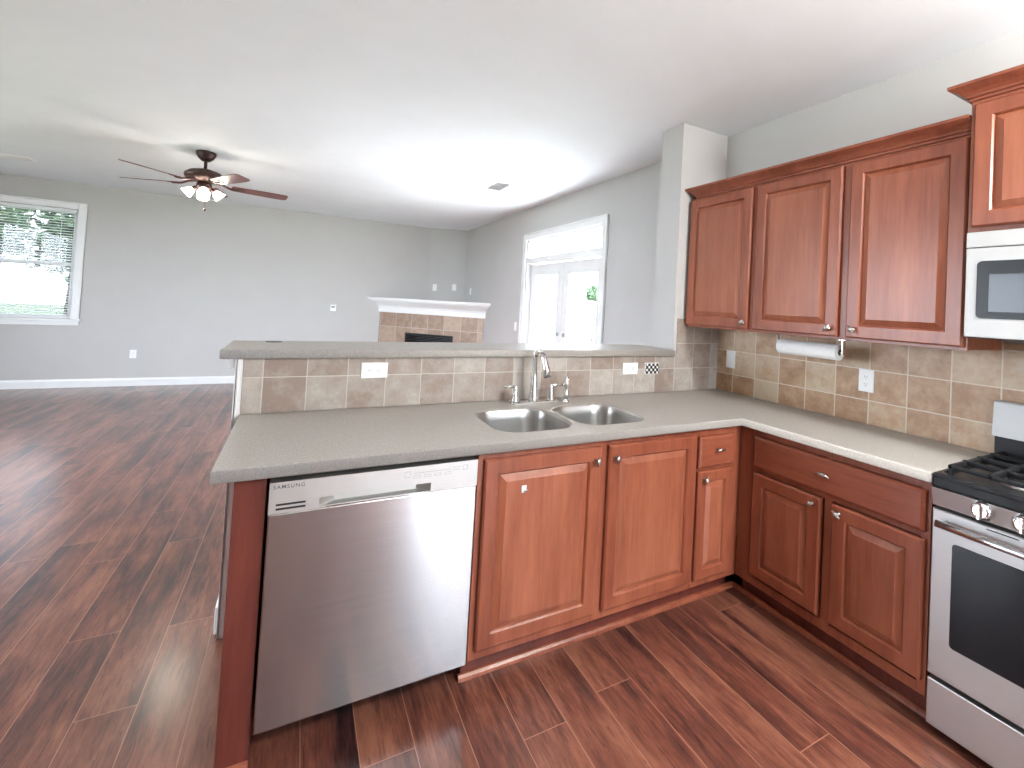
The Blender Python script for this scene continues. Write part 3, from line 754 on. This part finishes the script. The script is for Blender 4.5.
# control strip with a pocket handle recess
px0, px1, pz0, pz1 = 0.140, 0.490, 0.766, 0.795
mb = MB(); yb = -0.022
mb.box((0.003, yb, pz1), (W_ - 0.003, 0.0215, 0.857)).box((0.003, yb, ZS), (px0, 0.0215, pz1)).box((px1, yb, ZS), (W_ - 0.003, 0.0215, pz1)).box((px0, yb, ZS), (px1, 0.0215, pz0))
cp = mb.build('control_strip', 'steelpanel', dw)
mb = MB()
mb.loops([[(px0, yb + 0.0003, pz0), (px1, yb + 0.0003, pz0), (px1, yb + 0.0003, pz1), (px0, yb + 0.0003, pz1)], [(px0 + 0.045, yb + 0.03, pz0 + 0.004), (px1 - 0.045, yb + 0.03, pz0 + 0.004), (px1 - 0.045, yb + 0.03, pz1 - 0.004), (px0 + 0.045, yb + 0.03, pz1 - 0.004)]], False, True)
mb.build('handle_recess', 'steelpanel', cp)
MB().box((px0 + 0.02, yb - 0.004, pz0 - 0.003), (px1 - 0.02, yb + 0.003, pz0 + 0.003), 0.0015, 1).build('handle_lip', 'chrome', cp)
mb = MB()
for z in (0.789, 0.776): mb.box((0.022, yb - 0.0006, z - 0.003), (0.102, yb + 0.001, z + 0.003))
mb.build('vent_slot', 'dark', cp)
lettering('lettering', 'SAMSUNG', 0.0165, 'greyprint', cp, (0.012, yb - 0.0004, 0.8375), (PI / 2, 0, 0), sx=1.0)
mb = MB()
def outline(mb, x0, x1, z0, z1, t=0.0012):
    for a in ((x0, z0, x1, z0 + t), (x0, z1 - t, x1, z1), (x0, z0, x0 + t, z1), (x1 - t, z0, x1, z1)):
        mb.box((a[0], yb - 0.0005, a[1]), (a[2], yb + 0.0005, a[3]))
outline(mb, 0.398, 0.417, 0.822, 0.842); outline(mb, 0.602, 0.620, 0.826, 0.843)
for i in range(4): outline(mb, 0.428 + 0.036 * i, 0.452 + 0.036 * i, 0.817, 0.826)
mb.box((0.43, yb - 0.0005, 0.8335), (0.56, yb + 0.0005, 0.835)).box((0.565, yb - 0.0005, 0.829), (0.592, yb + 0.0005, 0.8305)).box((0.565, yb - 0.0005, 0.838), (0.592, yb + 0.0005, 0.8395))
mb.build('button_marks', 'lightprint', cp)

# ------------------------------------------------------------------ upper cabinets (front faces -x)
XU = 2.2815; UZ0, UZ1 = 1.352, 2.20
UD = XR - XU - 0.001
def upper(name, label, y_far, y_near, z0, z1, xf=XU):
    return thing(name, label, 'cabinet', (xf, y_far, 0), ra), y_far - y_near
u1, wu = upper('wall_cabinet', 'single-door cherry wall cabinet at the far end, next to the white wall', 2.292, 1.785, UZ0, UZ1)
MB().box((0.0005, 0.0202, UZ0), (wu - 0.0005, UD - 0.009, UZ1 - 0.0005)).build('body', 'cherry', u1)
frame(u1, wu, UZ0 - 0.004, UZ1 - 0.0005, [(0.0005, 0.03), (wu - 0.035, wu - 0.0005)], [(0.03, wu - 0.035, UZ0 - 0.004, 1.39), (0.03, wu - 0.035, 2.17, UZ1 - 0.0005)])
raised_door(u1, 0.006, wu - 0.016, 1.362, 2.188, knob=(wu - 0.042, 1.398), kr=0.9)
u2_, wu2 = upper('wall_cabinet', 'double-door cherry wall cabinet above the paper towel roll', 1.785, 0.806, UZ0, UZ1)
MB().box((0.0005, 0.0202, UZ0), (wu2 - 0.0005, UD - 0.009, UZ1 - 0.0005)).build('body', 'cherry', u2_)
frame(u2_, wu2, UZ0 - 0.004, UZ1 - 0.0005, [(0.0005, 0.03), (0.47, 0.535), (wu2 - 0.03, wu2 - 0.0005)], [(0.03, 0.47, UZ0 - 0.004, 1.39), (0.535, wu2 - 0.03, UZ0 - 0.004, 1.39), (0.03, 0.47, 2.17, UZ1 - 0.0005), (0.535, wu2 - 0.03, 2.17, UZ1 - 0.0005)])
raised_door(u2_, 0.016, 0.490, 1.362, 2.188, knob=(0.452, 1.400), kr=0.9)
raised_door(u2_, 0.528, wu2 - 0.010, 1.362, 2.188, knob=(0.566, 1.402), kr=-0.9)
CP = [(0.002, 0.0), (0.006, 0.002), (0.006, 0.012), (0.014, 0.014), (0.018, 0.022), (0.030, 0.034), (0.046, 0.044), (0.054, 0.050), (0.058, 0.052), (0.058, 0.064)]
def crown(name, label, xf, y0, y1, z, out_near, out_far, xb):
    rings = []
    for o, h in CP:
        rings.append([(xf - o, y0 - (o if out_near else 0), z + h), (xf - o, y1 + (o if out_far else 0), z + h), (xb, y1 + (o if out_far else 0), z + h), (xb, y0 - (o if out_near else 0), z + h)])
    o = MB().loops(rings, True, True).build(name, 'cherryx')
    return tag(o, label, 'moulding')
crown('crown_moulding', 'long cherry crown moulding along the top of the three-door wall cabinets', XU, 0.8065, 2.248, UZ1, False, True, XR - 0.001)

# over-range cabinet and microwave
XO = 2.246
oc, wo = upper('wall_cabinet', 'taller cherry wall cabinet above the microwave', 0.8055, 0.040, 1.805, 2.315, XO)
MB().box((0.0005, 0.0202, 1.805), (wo - 0.0005, XR - XO - 0.0015, 2.3145)).build('body', 'cherry', oc)
frame(oc, wo, 1.805, 2.3145, [(0.0005, 0.03), (wo / 2 - 0.02, wo / 2 + 0.02), (wo - 0.03, wo - 0.0005)], [(0.03, wo / 2 - 0.02, 1.805, 1.84), (wo / 2 + 0.02, wo - 0.03, 1.805, 1.84), (0.03, wo / 2 - 0.02, 2.28, 2.3145), (wo / 2 + 0.02, wo - 0.03, 2.28, 2.3145)])
raised_door(oc, 0.014, wo / 2 - 0.006, 1.822, 2.298)
raised_door(oc, wo / 2 + 0.006, wo - 0.014, 1.822, 2.298)
crown('crown_moulding', 'short cherry crown moulding on the tall cabinet above the microwave', XO, 0.040, 0.8055, 2.315, True, True, XR - 0.001)
mw = thing('microwave', 'stainless over-range microwave with dark window under the tall cabinet', 'microwave', (2.252, 0.8045, 1.402), ra)
wm = 0.762; hm = 0.402
MB().box((0, 0.0, 0.0), (wm, XR - 2.252 - 0.011, hm - 0.0005), 0.003, 1).build('body', 'blackenamel', mw)
dr = MB()
ex = 0.20
wx0, wx1, wz0, wz1 = 0.036, wm - ex - 0.035, 0.075, 0.290
dr.loops([[(x, y, z) for x, z in pts] for pts, y in (
    ([(0.001, 0.003), (wm - ex, 0.003), (wm - ex, 0.340), (0.001, 0.340)], -0.0003),
    ([(0.001, 0.003), (wm - ex, 0.003), (wm - ex, 0.340), (0.001, 0.340)], -0.014),
    ([(0.004, 0.006), (wm - ex - 0.003, 0.006), (wm - ex - 0.003, 0.337), (0.004, 0.337)], -0.018))], True, True)
d_ = dr.build('door', 'silver', mw)
MB().loops([[(p[0], y, p[1]) for p in rrect(wx0 + e, wx1 - e, wz0 + e, wz1 - e, 0.016, 5)] for e, y in ((0, -0.0182), (0, -0.0195), (0.001, -0.0200))], True, True).build('window_surround', 'blackenamel', d_)
MB().box((wx0 + 0.036, -0.0212, wz0 + 0.025), (wx1 - 0.036, -0.0201, wz1 - 0.05), 0.0003, 1).build('window', 'blackgloss', d_)
MB().tube([(wm - ex - 0.02, -0.018, 0.03), (wm - ex - 0.02, -0.05, 0.05), (wm - ex - 0.02, -0.05, 0.29), (wm - ex - 0.02, -0.018, 0.31)], 0.008, 10).build('handle', 'steel', d_)
MB().box((0.001, -0.018, 0.3425), (wm - 0.001, -0.0003, hm - 0.001), 0.002, 1).build('top_strip', 'silver', mw)
kp = MB().box((wm - ex + 0.002, -0.018, 0.003), (wm - 0.001, -0.0003, 0.340), 0.002, 1).build('control_panel', 'blackenamel', mw)
mb = MB()
for r_ in range(5):
    for c_ in range(3): mb.box((wm - ex + 0.03 + c_ * 0.05, -0.0195, 0.03 + r_ * 0.04), (wm - ex + 0.065 + c_ * 0.05, -0.0181, 0.055 + r_ * 0.04), 0.0005, 1)
mb.build('buttons', 'greyprint', kp)

# ------------------------------------------------------------------ gas range
rg = thing('gas_range', 'stainless gas range with black cooktop and backguard at the end of the worktop', 'stove', (2.046, 0.8035, 0), ra)
wR = 0.762; dR = XR - 2.046 - 0.012
MB().box((0.001, 0.03, 0.03), (wR - 0.001, dR, 0.868)).box((0.02, 0.05, 0.0), (0.06, 0.1, 0.0299)).box((wR - 0.06, 0.05, 0.0), (wR - 0.02, 0.1, 0.0299)).build('body', 'blackenamel', rg)
# cooktop: black tray with raised rim
mb = MB()
mb.box((0, -0.022, 0.8685), (wR, dR, 0.905), 0.006, 2)
for a, c, e, g in ((0, -0.022, wR, 0.02), (0, 0.02, 0.02, dR), (wR - 0.02, 0.02, wR, dR), (0.02, dR - 0.02, wR - 0.02, dR)): mb.box((a, c, 0.9), (e, g, 0.917), 0.004, 1)
ck = mb.build('cooktop', 'blackenamel', rg)
for bx_, by_, r_ in ((0.19, 0.16, 0.05), (0.19, 0.40, 0.042), (0.57, 0.16, 0.055), (0.57, 0.40, 0.042), (0.38, 0.28, 0.04)):
    bn = MB().lathe([(r_ + 0.012, 0.9052), (r_ + 0.012, 0.910), (r_, 0.912), (r_, 0.920)], (bx_, by_, 0), 'z', 20).build('burner', 'nickel', rg)
    MB().lathe([(r_ * 0.85, 0.9202), (r_ * 0.85, 0.926), (r_ * 0.6, 0.929)], (bx_, by_, 0), 'z', 20).build('burner_cap', 'iron', bn)
for gx0, gx1 in ((0.025, 0.258), (0.264, 0.498), (0.504, wR - 0.025)):
    mb = MB(); gz0, gz1 = 0.932, 0.946
    y0, y1 = 0.03, dR - 0.035
    for a, c, e, g in ((gx0, y0, gx1, y0 + 0.014), (gx0, y1 - 0.014, gx1, y1), (gx0, y0, gx0 + 0.014, y1), (gx1 - 0.014, y0, gx1, y1)): mb.box((a, c, gz0), (e, g, gz1), 0.003, 1)
    for i in range(1, 4):
        yy = y0 + (y1 - y0) * i / 4; mb.box((gx0, yy - 0.006, gz0), (gx1, yy + 0.006, gz1 + 0.004), 0.003, 1)
    xm = (gx0 + gx1) / 2; mb.box((xm - 0.006, y0, gz0), (xm + 0.006, y1, gz1 + 0.004), 0.003, 1)
    for a in (gx0 + 0.002, gx1 - 0.014):
        for b_ in (y0 + 0.002, y1 - 0.014): mb.box((a, b_, 0.9055), (a + 0.012, b_ + 0.012, gz0 + 0.001))
    mb.build('grate', 'iron', rg)
# slanted control panel with knobs
mb = MB(); mb.prism([(0.0, 0.802), (-0.010, 0.802), (-0.024, 0.866), (0.029, 0.866), (0.029, 0.802)], 0.001, wR - 0.001, 'x')
cpn = mb.build('control_panel', 'steelpanel', rg)
for kx in (0.142, 0.245, 0.381, 0.517, 0.620):
    k = MB().lathe([(0.031, 0), (0.031, -0.006), (0.027, -0.012), (0.024, -0.026), (0.018, -0.029)], (kx, -0.0175, 0.838), 'y', 24).build('knob', 'chrome', rg)
    MB().box((kx - 0.006, -0.058, 0.812), (kx + 0.006, -0.0466, 0.864), 0.003, 2).build('grip', 'chrome', k)
# oven door
dz0, dz1 = 0.212, 0.790
mb = MB()
mb.loops([[(a, y, c), (b_, y, c), (b_, y, d2), (a, y, d2)] for a, b_, c, d2, y in ((0.001, wR - 0.001, dz0, dz1, 0.0295), (0.001, wR - 0.001, dz0, dz1, -0.008), (0.005, wR - 0.005, dz0 + 0.004, dz1 - 0.004, -0.013))], True, True)
od = mb.build('oven_door', 'steelpanel', rg)
MB().loops([[(p[0], y, p[1]) for p in rrect(0.062 + e, wR - 0.062 - e, 0.335 + e, 0.690 - e, 0.012, 4)] for e, y in ((0, -0.0131), (0, -0.0142), (0.001, -0.0148))], True, True).build('window', 'blackgloss', od)
hb = MB().tube([(0.028, -0.052, 0.752), (0.20, -0.056, 0.752), (wR - 0.20, -0.056, 0.752), (wR - 0.028, -0.052, 0.752)], 0.0125, 14)
hb.tube([(0.045, -0.0131, 0.752), (0.045, -0.046, 0.752)], 0.009, 10).tube([(wR - 0.045, -0.0131, 0.752), (wR - 0.045, -0.046, 0.752)], 0.009, 10)
hb.build('handle', 'steel', od)
for vx in (0.150, 0.53): MB().box((vx, -0.0135, 0.777), (vx + 0.08, -0.0125, 0.781)).build('vent_slot', 'dark', od)
MB().box((0.001, -0.010, 0.036), (wR - 0.001, 0.0295, 0.196), 0.004, 2).build('drawer', 'steelpanel', rg)
# backguard
mb = MB(); mb.box((0.002, dR - 0.055, 0.9175), (wR - 0.002, dR, 1.005), 0.003, 1)
bgd = mb.build('backguard', 'blackenamel', rg)
mb = MB(); mb.prism([(dR, 1.0055), (dR - 0.075, 1.0055), (dR - 0.062, 1.140), (dR - 0.055, 1.146), (dR, 1.146)], 0.0, wR, 'x')
bp = mb.build('display_panel', 'silver', rg)
MB().box((0.27, dR - 0.0785, 1.035), (0.49, dR - 0.068, 1.115), 0.002, 1).build('display', 'blackgloss', bp)

# ------------------------------------------------------------------ paper towel, wall plates, small things
pt = thing('paper_towel_roll', 'white paper towel roll hanging under the double-door wall cabinet', 'paper towel', (2.42, 1.53, 1.277), ra)
mb = MB(); mb.lathe([(0.016, -0.165), (0.040, -0.165), (0.041, -0.16), (0.041, 0.16), (0.040, 0.165), (0.016, 0.165)], (0, 0, 0), 'x', 28, True, False, False)
mb.build('paper', 'paper', pt)
MB().lathe([(0.0155, -0.1655), (0.0155, 0.1655)], (0, 0, 0), 'x', 18).build('core', 'card', pt)
th_ = thing('paper_towel_holder', 'chrome paper towel holder screwed under the wall cabinet', 'holder', (2.42, 1.53, 1.277), ra)
for x in (-0.182, 0.182):
    br_ = MB().box((x - 0.004, -0.012, -0.012), (x + 0.004, 0.012, 0.066), 0.002, 1).box((x - 0.018, -0.016, 0.063), (x + 0.018, 0.016, 0.0705), 0.002, 1).build('bracket', 'chrome', th_)
    MB().lathe([(0.006, -0.006), (0.006, 0.006)], (0.172 if x > 0 else -0.172, 0, 0), 'x', 12).build('pin', 'chrome', br_)

def plate(name, label, cat, loc, rz, horizontal=False, kind='outlet', group=None):
    """wall plate facing local -y"""
    t = thing(name, label, cat, loc, rz, group)
    a, b_ = (0.0585, 0.036) if horizontal else (0.036, 0.0585)
    mb = MB(); mb.rects([(-a, a, -b_, b_, -0.0003), (-a, a, -b_, b_, -0.004), (-a + 0.004, a - 0.004, -b_ + 0.004, b_ - 0.004, -0.0065)], True, True)
    mb.build('cover_plate', 'plastic', t)
    if kind == 'outlet':
        for s in (-1, 1):
            cx, cz = (s * 0.0195, 0) if horizontal else (0, s * 0.0195)
            rc_ = MB().loops([[(cx + p[0], y, cz + p[1]) for p in rrect(-0.016, 0.016, -0.014, 0.014, 0.006, 4)] for y in (-0.0066, -0.0085)], True, True).build('receptacle', 'plastic', t)
            mb = MB()
            for d in (-0.006, 0.006):
                if horizontal: mb.box((cx - 0.002, -0.0089, cz + d - 0.001), (cx + 0.006, -0.0084, cz + d + 0.001))
                else: mb.box((cx + d - 0.001, -0.0089, cz - 0.002), (cx + d + 0.001, -0.0084, cz + 0.006))
            if horizontal: mb.lathe([(0.0025, -0.0084), (0.0025, -0.0089)], (cx - 0.008, 0, cz), 'y', 8)
            else: mb.lathe([(0.0025, -0.0084), (0.0025, -0.0089)], (cx, 0, cz - 0.008), 'y', 8)
            mb.build('slots', 'greyprint', rc_)
    elif kind == 'switch':
        MB().box((-0.016, -0.0085, -0.033), (0.016, -0.0066, 0.033), 0.001, 1).build('rocker', 'plastic', t)
    elif kind == 'check':
        MB().rects([(-a + 0.003, a - 0.003, -b_ + 0.003, b_ - 0.003, -0.0066), (-a + 0.003, a - 0.003, -b_ + 0.003, b_ - 0.003, -0.0072)], True, True).build('printed_cover', 'check', t)
    return t
yt_ = YT - 0.0087
plate('wall_outlet', 'white outlet set sideways in the bar tile above the dishwasher', 'outlet', (0.325, yt_, 1.088), 0, True)
plate('wall_outlet', 'white outlet set sideways in the bar tile right of the faucet', 'outlet', (1.830, yt_, 1.070), 0, True)
plate('patterned_plate', 'black and white checked wall plate on the bar tile', 'wall plate', (2.004, yt_, 1.068), 0, True, 'check')
xt_ = XR - 0.0092
plate('wall_outlet', 'white upright outlet in the tile under the double-door wall cabinet', 'outlet', (xt_, 1.326, 1.138), ra)
plate('light_switch', 'white rocker switch in the corner tile under the single-door wall cabinet', 'switch', (xt_, 2.186, 1.137), ra, False, 'switch')
plate('light_switch', 'white switch plate on the wall between the mantel and the patio doors', 'switch', (XR, 5.80, 1.121), ra, False, 'switch')
plate('wall_outlet', 'white outlet low on the living room wall right of the window', 'outlet', (-1.993, YB, 0.441), 0)
tm = thing('thermostat', 'small white thermostat on the living room wall left of the mantel', 'thermostat', (0.481, YB, 1.193))
mb = MB(); mb.rects([(-0.045, 0.045, -0.055, 0.055, -0.0005), (-0.045, 0.045, -0.055, 0.055, -0.018), (-0.038, 0.038, -0.048, 0.048, -0.024)], True, True); mb.build('case', 'plastic', tm)
MB().box((-0.025, -0.0255, 0.005), (0.025, -0.0241, 0.03)).build('screen', 'lightprint', tm)
# plates on the slanted wall above the mantel
da = math.atan2(8.12 - YB, XR - 2.02)
def on_slant(s): return (2.02 + (XR - 2.02) * s, YB + (8.12 - YB) * s)
for s, z, k, nm, lb in ((0.17, 1.64, 'outlet', 'wall_outlet', 'leftmost white outlet on the wall above the mantel'), (0.70, 1.66, 'switch', 'cable_plate', 'white blank plate on the wall above the mantel')):
    x, y = on_slant(s); plate(nm, lb, 'wall plate' if k == 'switch' else 'outlet', (x, y - 0.001, z), da, False, k)
plate('cable_plate', 'small white plate on the right wall above the mantel, at its right end', 'wall plate', (XR, 7.80, 1.60), ra, False, 'outlet')

hk = thing('door_hook', 'small white hook stuck on the left sink cabinet door', 'hook', (0.803, YF - 0.0217, 0.722))
MB().box((-0.010, -0.003, -0.014), (0.010, -0.0002, 0.014), 0.001, 1).build('base', 'plastic', hk)
MB().tube([(0, -0.003, -0.004), (0, -0.010, -0.008), (0.004, -0.016, -0.003), (0.006, -0.016, 0.005)], 0.003, 8).build('hook', 'chrome', hk)
br = thing('cable_grommet', 'small dark oval ring lying on the left end of the bar top', 'grommet', (-0.10, 2.60, ZB))
mb = MB(); mb.loops([[(0.036 * r * math.cos(a), 0.020 * r * math.sin(a), z) for a in [2 * PI * i / 20 for i in range(20)]] for r, z in ((1.0, 0.0003), (1.0, 0.003), (0.85, 0.0045), (0.6, 0.003))], True, True); mb.build('ring', 'greyprint', br)

# ------------------------------------------------------------------ ceiling vents
def vent(label, x, y, rz, lx, ly):
    t = thing('ceiling_vent', label, 'vent', (x, y, ZC), rz)
    mb = MB(); f_ = 0.022
    for a in ((-lx, -ly, lx, -ly + f_), (-lx, ly - f_, lx, ly), (-lx, -ly + f_, -lx + f_, ly - f_), (lx - f_, -ly + f_, lx, ly - f_)): mb.box((a[0], a[1], -0.008), (a[2], a[3], -0.0005), 0.002, 1)
    mb.build('frame', 'trim', t)
    mb = MB(); n_ = 7
    for i in range(n_):
        yy = -ly + f_ + (2 * ly - 2 * f_) * (i + 0.5) / n_
        mb.prism([(yy - 0.007, -0.002), (yy - 0.005, -0.0015), (yy + 0.007, -0.0085), (yy + 0.005, -0.009)], -lx + f_, lx - f_, 'x')
    mb.build('louvres', 'trim', t)
    MB().box((-lx + f_, -ly + f_, -0.0011), (lx - f_, ly - f_, -0.0004)).build('duct', 'lightprint', t)
vent('ceiling vent near the patio doors', 1.83, 4.74, math.radians(90), 0.20, 0.10)
vent('ceiling vent at the left, above the living room window', -2.84, 7.10, math.radians(0), 0.20, 0.10)

# ------------------------------------------------------------------ fireplace
fpl = thing('corner_fireplace', 'corner fireplace with white mantel shelf and brown tile surround', 'fireplace', (XR, YB, 0))
S = 1.40                                     # leg of the 45 degree corner box
d45 = Vector((1, -1, 0)).normalized(); nrm = Vector((-1, -1, 0)).normalized()
A = Vector((-S, 0, 0)); L45 = S * math.sqrt(2)
def P45(s, o, z):                             # s along the face from the left corner, o out from the face
    p = A + d45 * s + nrm * o
    return (p.x, p.y, z)
def dbox(mb, s0, s1, o0, o1, z0, z1):
    return mb.loops([[P45(s0, o0, z), P45(s1, o0, z), P45(s1, o1, z), P45(s0, o1, z)] for z in (z0, z1)], True, True)
FZ0, FZ1, FS0, FS1 = 0.24, 0.845, 0.54, 1.44   # firebox opening
mb = MB()
mb.prism([(-S, -0.0005), (-0.0005, -0.0005), (-0.0005, -S)], FZ1, 1.262)
mb.loops([[P45(0, 0, z), P45(FS0, 0, z), P45(FS0, -0.38, z), (-S + 0.53, -0.0005, z)] for z in (0, FZ1)])
mb.loops([[P45(FS1, 0, z), P45(L45, 0, z), (-0.0005, -S + 0.53, z), P45(FS1, -0.38, z)] for z in (0, FZ1)])
dbox(mb, FS0, FS1, 0, -0.4, 0, FZ0 - 0.0)
mb.build('chimney_breast', 'wall', fpl)
mb = MB(); tb = 0.012
dbox(mb, 0.02, FS0, 0.0005, tb, 0, 1.165); dbox(mb, FS1, L45 - 0.02, 0.0005, tb, 0, 1.165); dbox(mb, FS0, FS1, 0.0005, tb, FZ1, 1.165); dbox(mb, FS0, FS1, 0.0005, tb, 0, FZ0)
mb.build('tile_surround', 'tile_d', fpl)
fb = MB()
dbox(fb, FS0 + 0.001, FS0 + 0.03, tb + 0.006, -0.30, FZ0 + 0.001, FZ1 - 0.001); dbox(fb, FS1 - 0.03, FS1 - 0.001, tb + 0.006, -0.30, FZ0 + 0.001, FZ1 - 0.001)
dbox(fb, FS0 + 0.03, FS1 - 0.03, tb + 0.006, -0.30, FZ1 - 0.03, FZ1 - 0.001); dbox(fb, FS0 + 0.03, FS1 - 0.03, tb + 0.006, -0.30, FZ0 + 0.001, FZ0 + 0.03); dbox(fb, FS0 + 0.03, FS1 - 0.03, -0.28, -0.30, FZ0 + 0.03, FZ1 - 0.03)
fbx = fb.build('firebox', 'dark', fpl)
lv = MB()
for i in range(4): dbox(lv, FS0 + 0.03, FS1 - 0.03, tb + 0.004, -0.02, FZ1 - 0.055 - 0.025 * i, FZ1 - 0.042 - 0.025 * i)
lv.build('louvre', 'blackenamel', fbx)
MP = [(0.0, 1.165), (0.016, 1.165), (0.016, 1.245), (0.024, 1.25), (0.026, 1.27), (0.045, 1.295), (0.075, 1.325), (0.10, 1.345), (0.115, 1.352), (0.115, 1.362), (0.145, 1.366), (0.150, 1.372), (0.150, 1.404), (0.146, 1.410)]
mb = MB(); rings = []
k2 = math.tan(math.radians(22.5))
for o, z in MP:
    e = o * (1.0)
    pL = A + nrm * o - d45 * o; pR = A + d45 * L45 + nrm * o + d45 * o      # square returns running on to the walls
    rings.append([(-0.0007, -0.0007, z), (pL.x if pL.y < 0 else pL.x, min(-0.0007, pL.y), z)] and
                 [(-0.0007, -0.0007, z), (-S - o * 1.41421, -0.0007, z), (-0.0007, -S - o * 1.41421, z)])
mb.loops(rings, True, True)
mb.build('mantel_shelf', 'trim', fpl)

# ------------------------------------------------------------------ ceiling fan
cf = thing('ceiling_fan', 'dark bronze ceiling fan with five wooden blades and lit glass shades in the living room', 'ceiling fan', (-0.865, 5.43, 0))
MB().lathe([(0.020, 2.615), (0.035, 2.620), (0.060, 2.645), (0.078, 2.680), (0.080, 2.706)], (0, 0, 0), 'z', 24).build('canopy', 'bronze', cf)
MB().lathe([(0.014, 2.540), (0.014, 2.618)], (0, 0, 0), 'z', 14).build('downrod', 'bronze', cf)
MB().lathe([(0.05, 2.418), (0.085, 2.422), (0.10, 2.430), (0.150, 2.452), (0.158, 2.470), (0.155, 2.490), (0.12, 2.520), (0.05, 2.540), (0.02, 2.548)], (0, 0, 0), 'z', 28).build('motor_housing', 'bronze', cf)
for i in range(5):
    a = math.radians(14 + 72 * i)
    mb = MB(); prof = [(0.215, 0.046), (0.23, 0.054), (0.40, 0.062), (0.60, 0.068), (0.675, 0.064), (0.70, 0.045)]
    top = [(r, hw) for r, hw in prof] + [(r, -hw) for r, hw in reversed(prof)]
    tilt = math.radians(-12)
    mb.loops([[(r, h * math.cos(tilt), h * math.sin(tilt) + dz) for r, h in top] for dz in (-0.003, 0.003)], True, True)
    b_ = mb.build('blade', 'fanblade', cf); b_.location = (0, 0, 2.405); b_.rotation_euler = (0, 0, a)
    mb = MB(); mb.tube([(0.09, 0, 0.022), (0.15, 0, 0.012), (0.20, 0, -0.006), (0.28, 0, -0.009)], [0.012, 0.011, 0.011, 0.008], 8)
    mb.loops([[(r, h * math.cos(tilt), h * math.sin(tilt) + dz - 0.006) for r, h in ((0.20, 0.02), (0.30, 0.035), (0.33, 0), (0.30, -0.035), (0.20, -0.02))] for dz in (-0.002, 0.002)], True, True)
    mb.build('blade_bracket', 'bronze', b_)
MB().lathe([(0.02, 2.345), (0.055, 2.352), (0.065, 2.372), (0.06, 2.400), (0.05, 2.4175)], (0, 0, 0), 'z', 22).build('light_kit', 'bronze', cf)
for i in range(4):
    a = math.radians(-81 + 90 * i); dv = Vector((math.cos(a), math.sin(a), 0))
    p0 = dv * 0.058 + Vector((0, 0, 2.366)); ax = (dv * 0.72 + Vector((0, 0, -0.70))).normalized()
    arm = MB().cone(p0, p0 + ax * 0.035, 0.014, 0.020, 12).build('lamp_holder', 'bronze', cf)
    rings = []; aa = ax.orthogonal().normalized(); bb = ax.cross(aa)
    for r, h in ((0.021, 0.0352), (0.030, 0.045), (0.036, 0.062), (0.042, 0.084), (0.051, 0.105), (0.048, 0.105), (0.038, 0.084), (0.026, 0.052)):
        rings.append([p0 + ax * h + aa * (r * math.cos(2 * PI * k / 18)) + bb * (r * math.sin(2 * PI * k / 18)) for k in range(18)])
    sh = MB().loops(rings, True, True, True).build('lamp_shade', 'shade', cf)
light('fan_light', 'POINT', (-0.865, 5.43, 2.20), 4.0, (1.0, 0.88, 0.72), shadow_soft_size=0.10)
mb = MB(); mb.tube([(0.02, -0.03, 2.345), (0.02, -0.032, 2.17)], 0.002, 6); mb.lathe([(0.003, 0), (0.010, -0.008), (0.010, -0.02), (0.004, -0.03)], (0.02, -0.032, 2.17), 'z', 10)
mb.build('pull_chain', 'bronze', cf)

# behind the camera: pendant mirrored in the steel, and a lamp added for brightness
def globe_lamp(name, label, x, y, drop, r, watts):
    t = thing(name, label, 'lamp', (x, y, ZC))
    MB().lathe([(0.07, -0.0005), (0.07, -0.015), (0.05, -0.03), (0.02, -0.035)], (0, 0, 0), 'z', 24).build('canopy', 'nickel', t)
    MB().lathe([(0.010, -0.034), (0.010, -drop + r * 0.95)], (0, 0, 0), 'z', 12).build('stem', 'nickel', t)
    MB().lathe([(r * math.sin(PI * k / 14), -drop + r * math.cos(PI * k / 14)) for k in range(1, 14)], (0, 0, 0), 'z', 24).build('globe', 'lampglass', t)
    light(name + '_light', 'POINT', (x, y, ZC - drop - r - 0.02), watts, (0.96, 1.0, 1.0), shadow_soft_size=0.12)
globe_lamp('kitchen_fill_lamp', 'white globe lamp added out of view to brighten the kitchen', 1.95, -0.45, 0.26, 0.13, 80.0)
globe_lamp('pendant_lamp', 'white globe pendant lamp near the middle of the kitchen', 0.70, -0.50, 0.42, 0.08, 14.0)
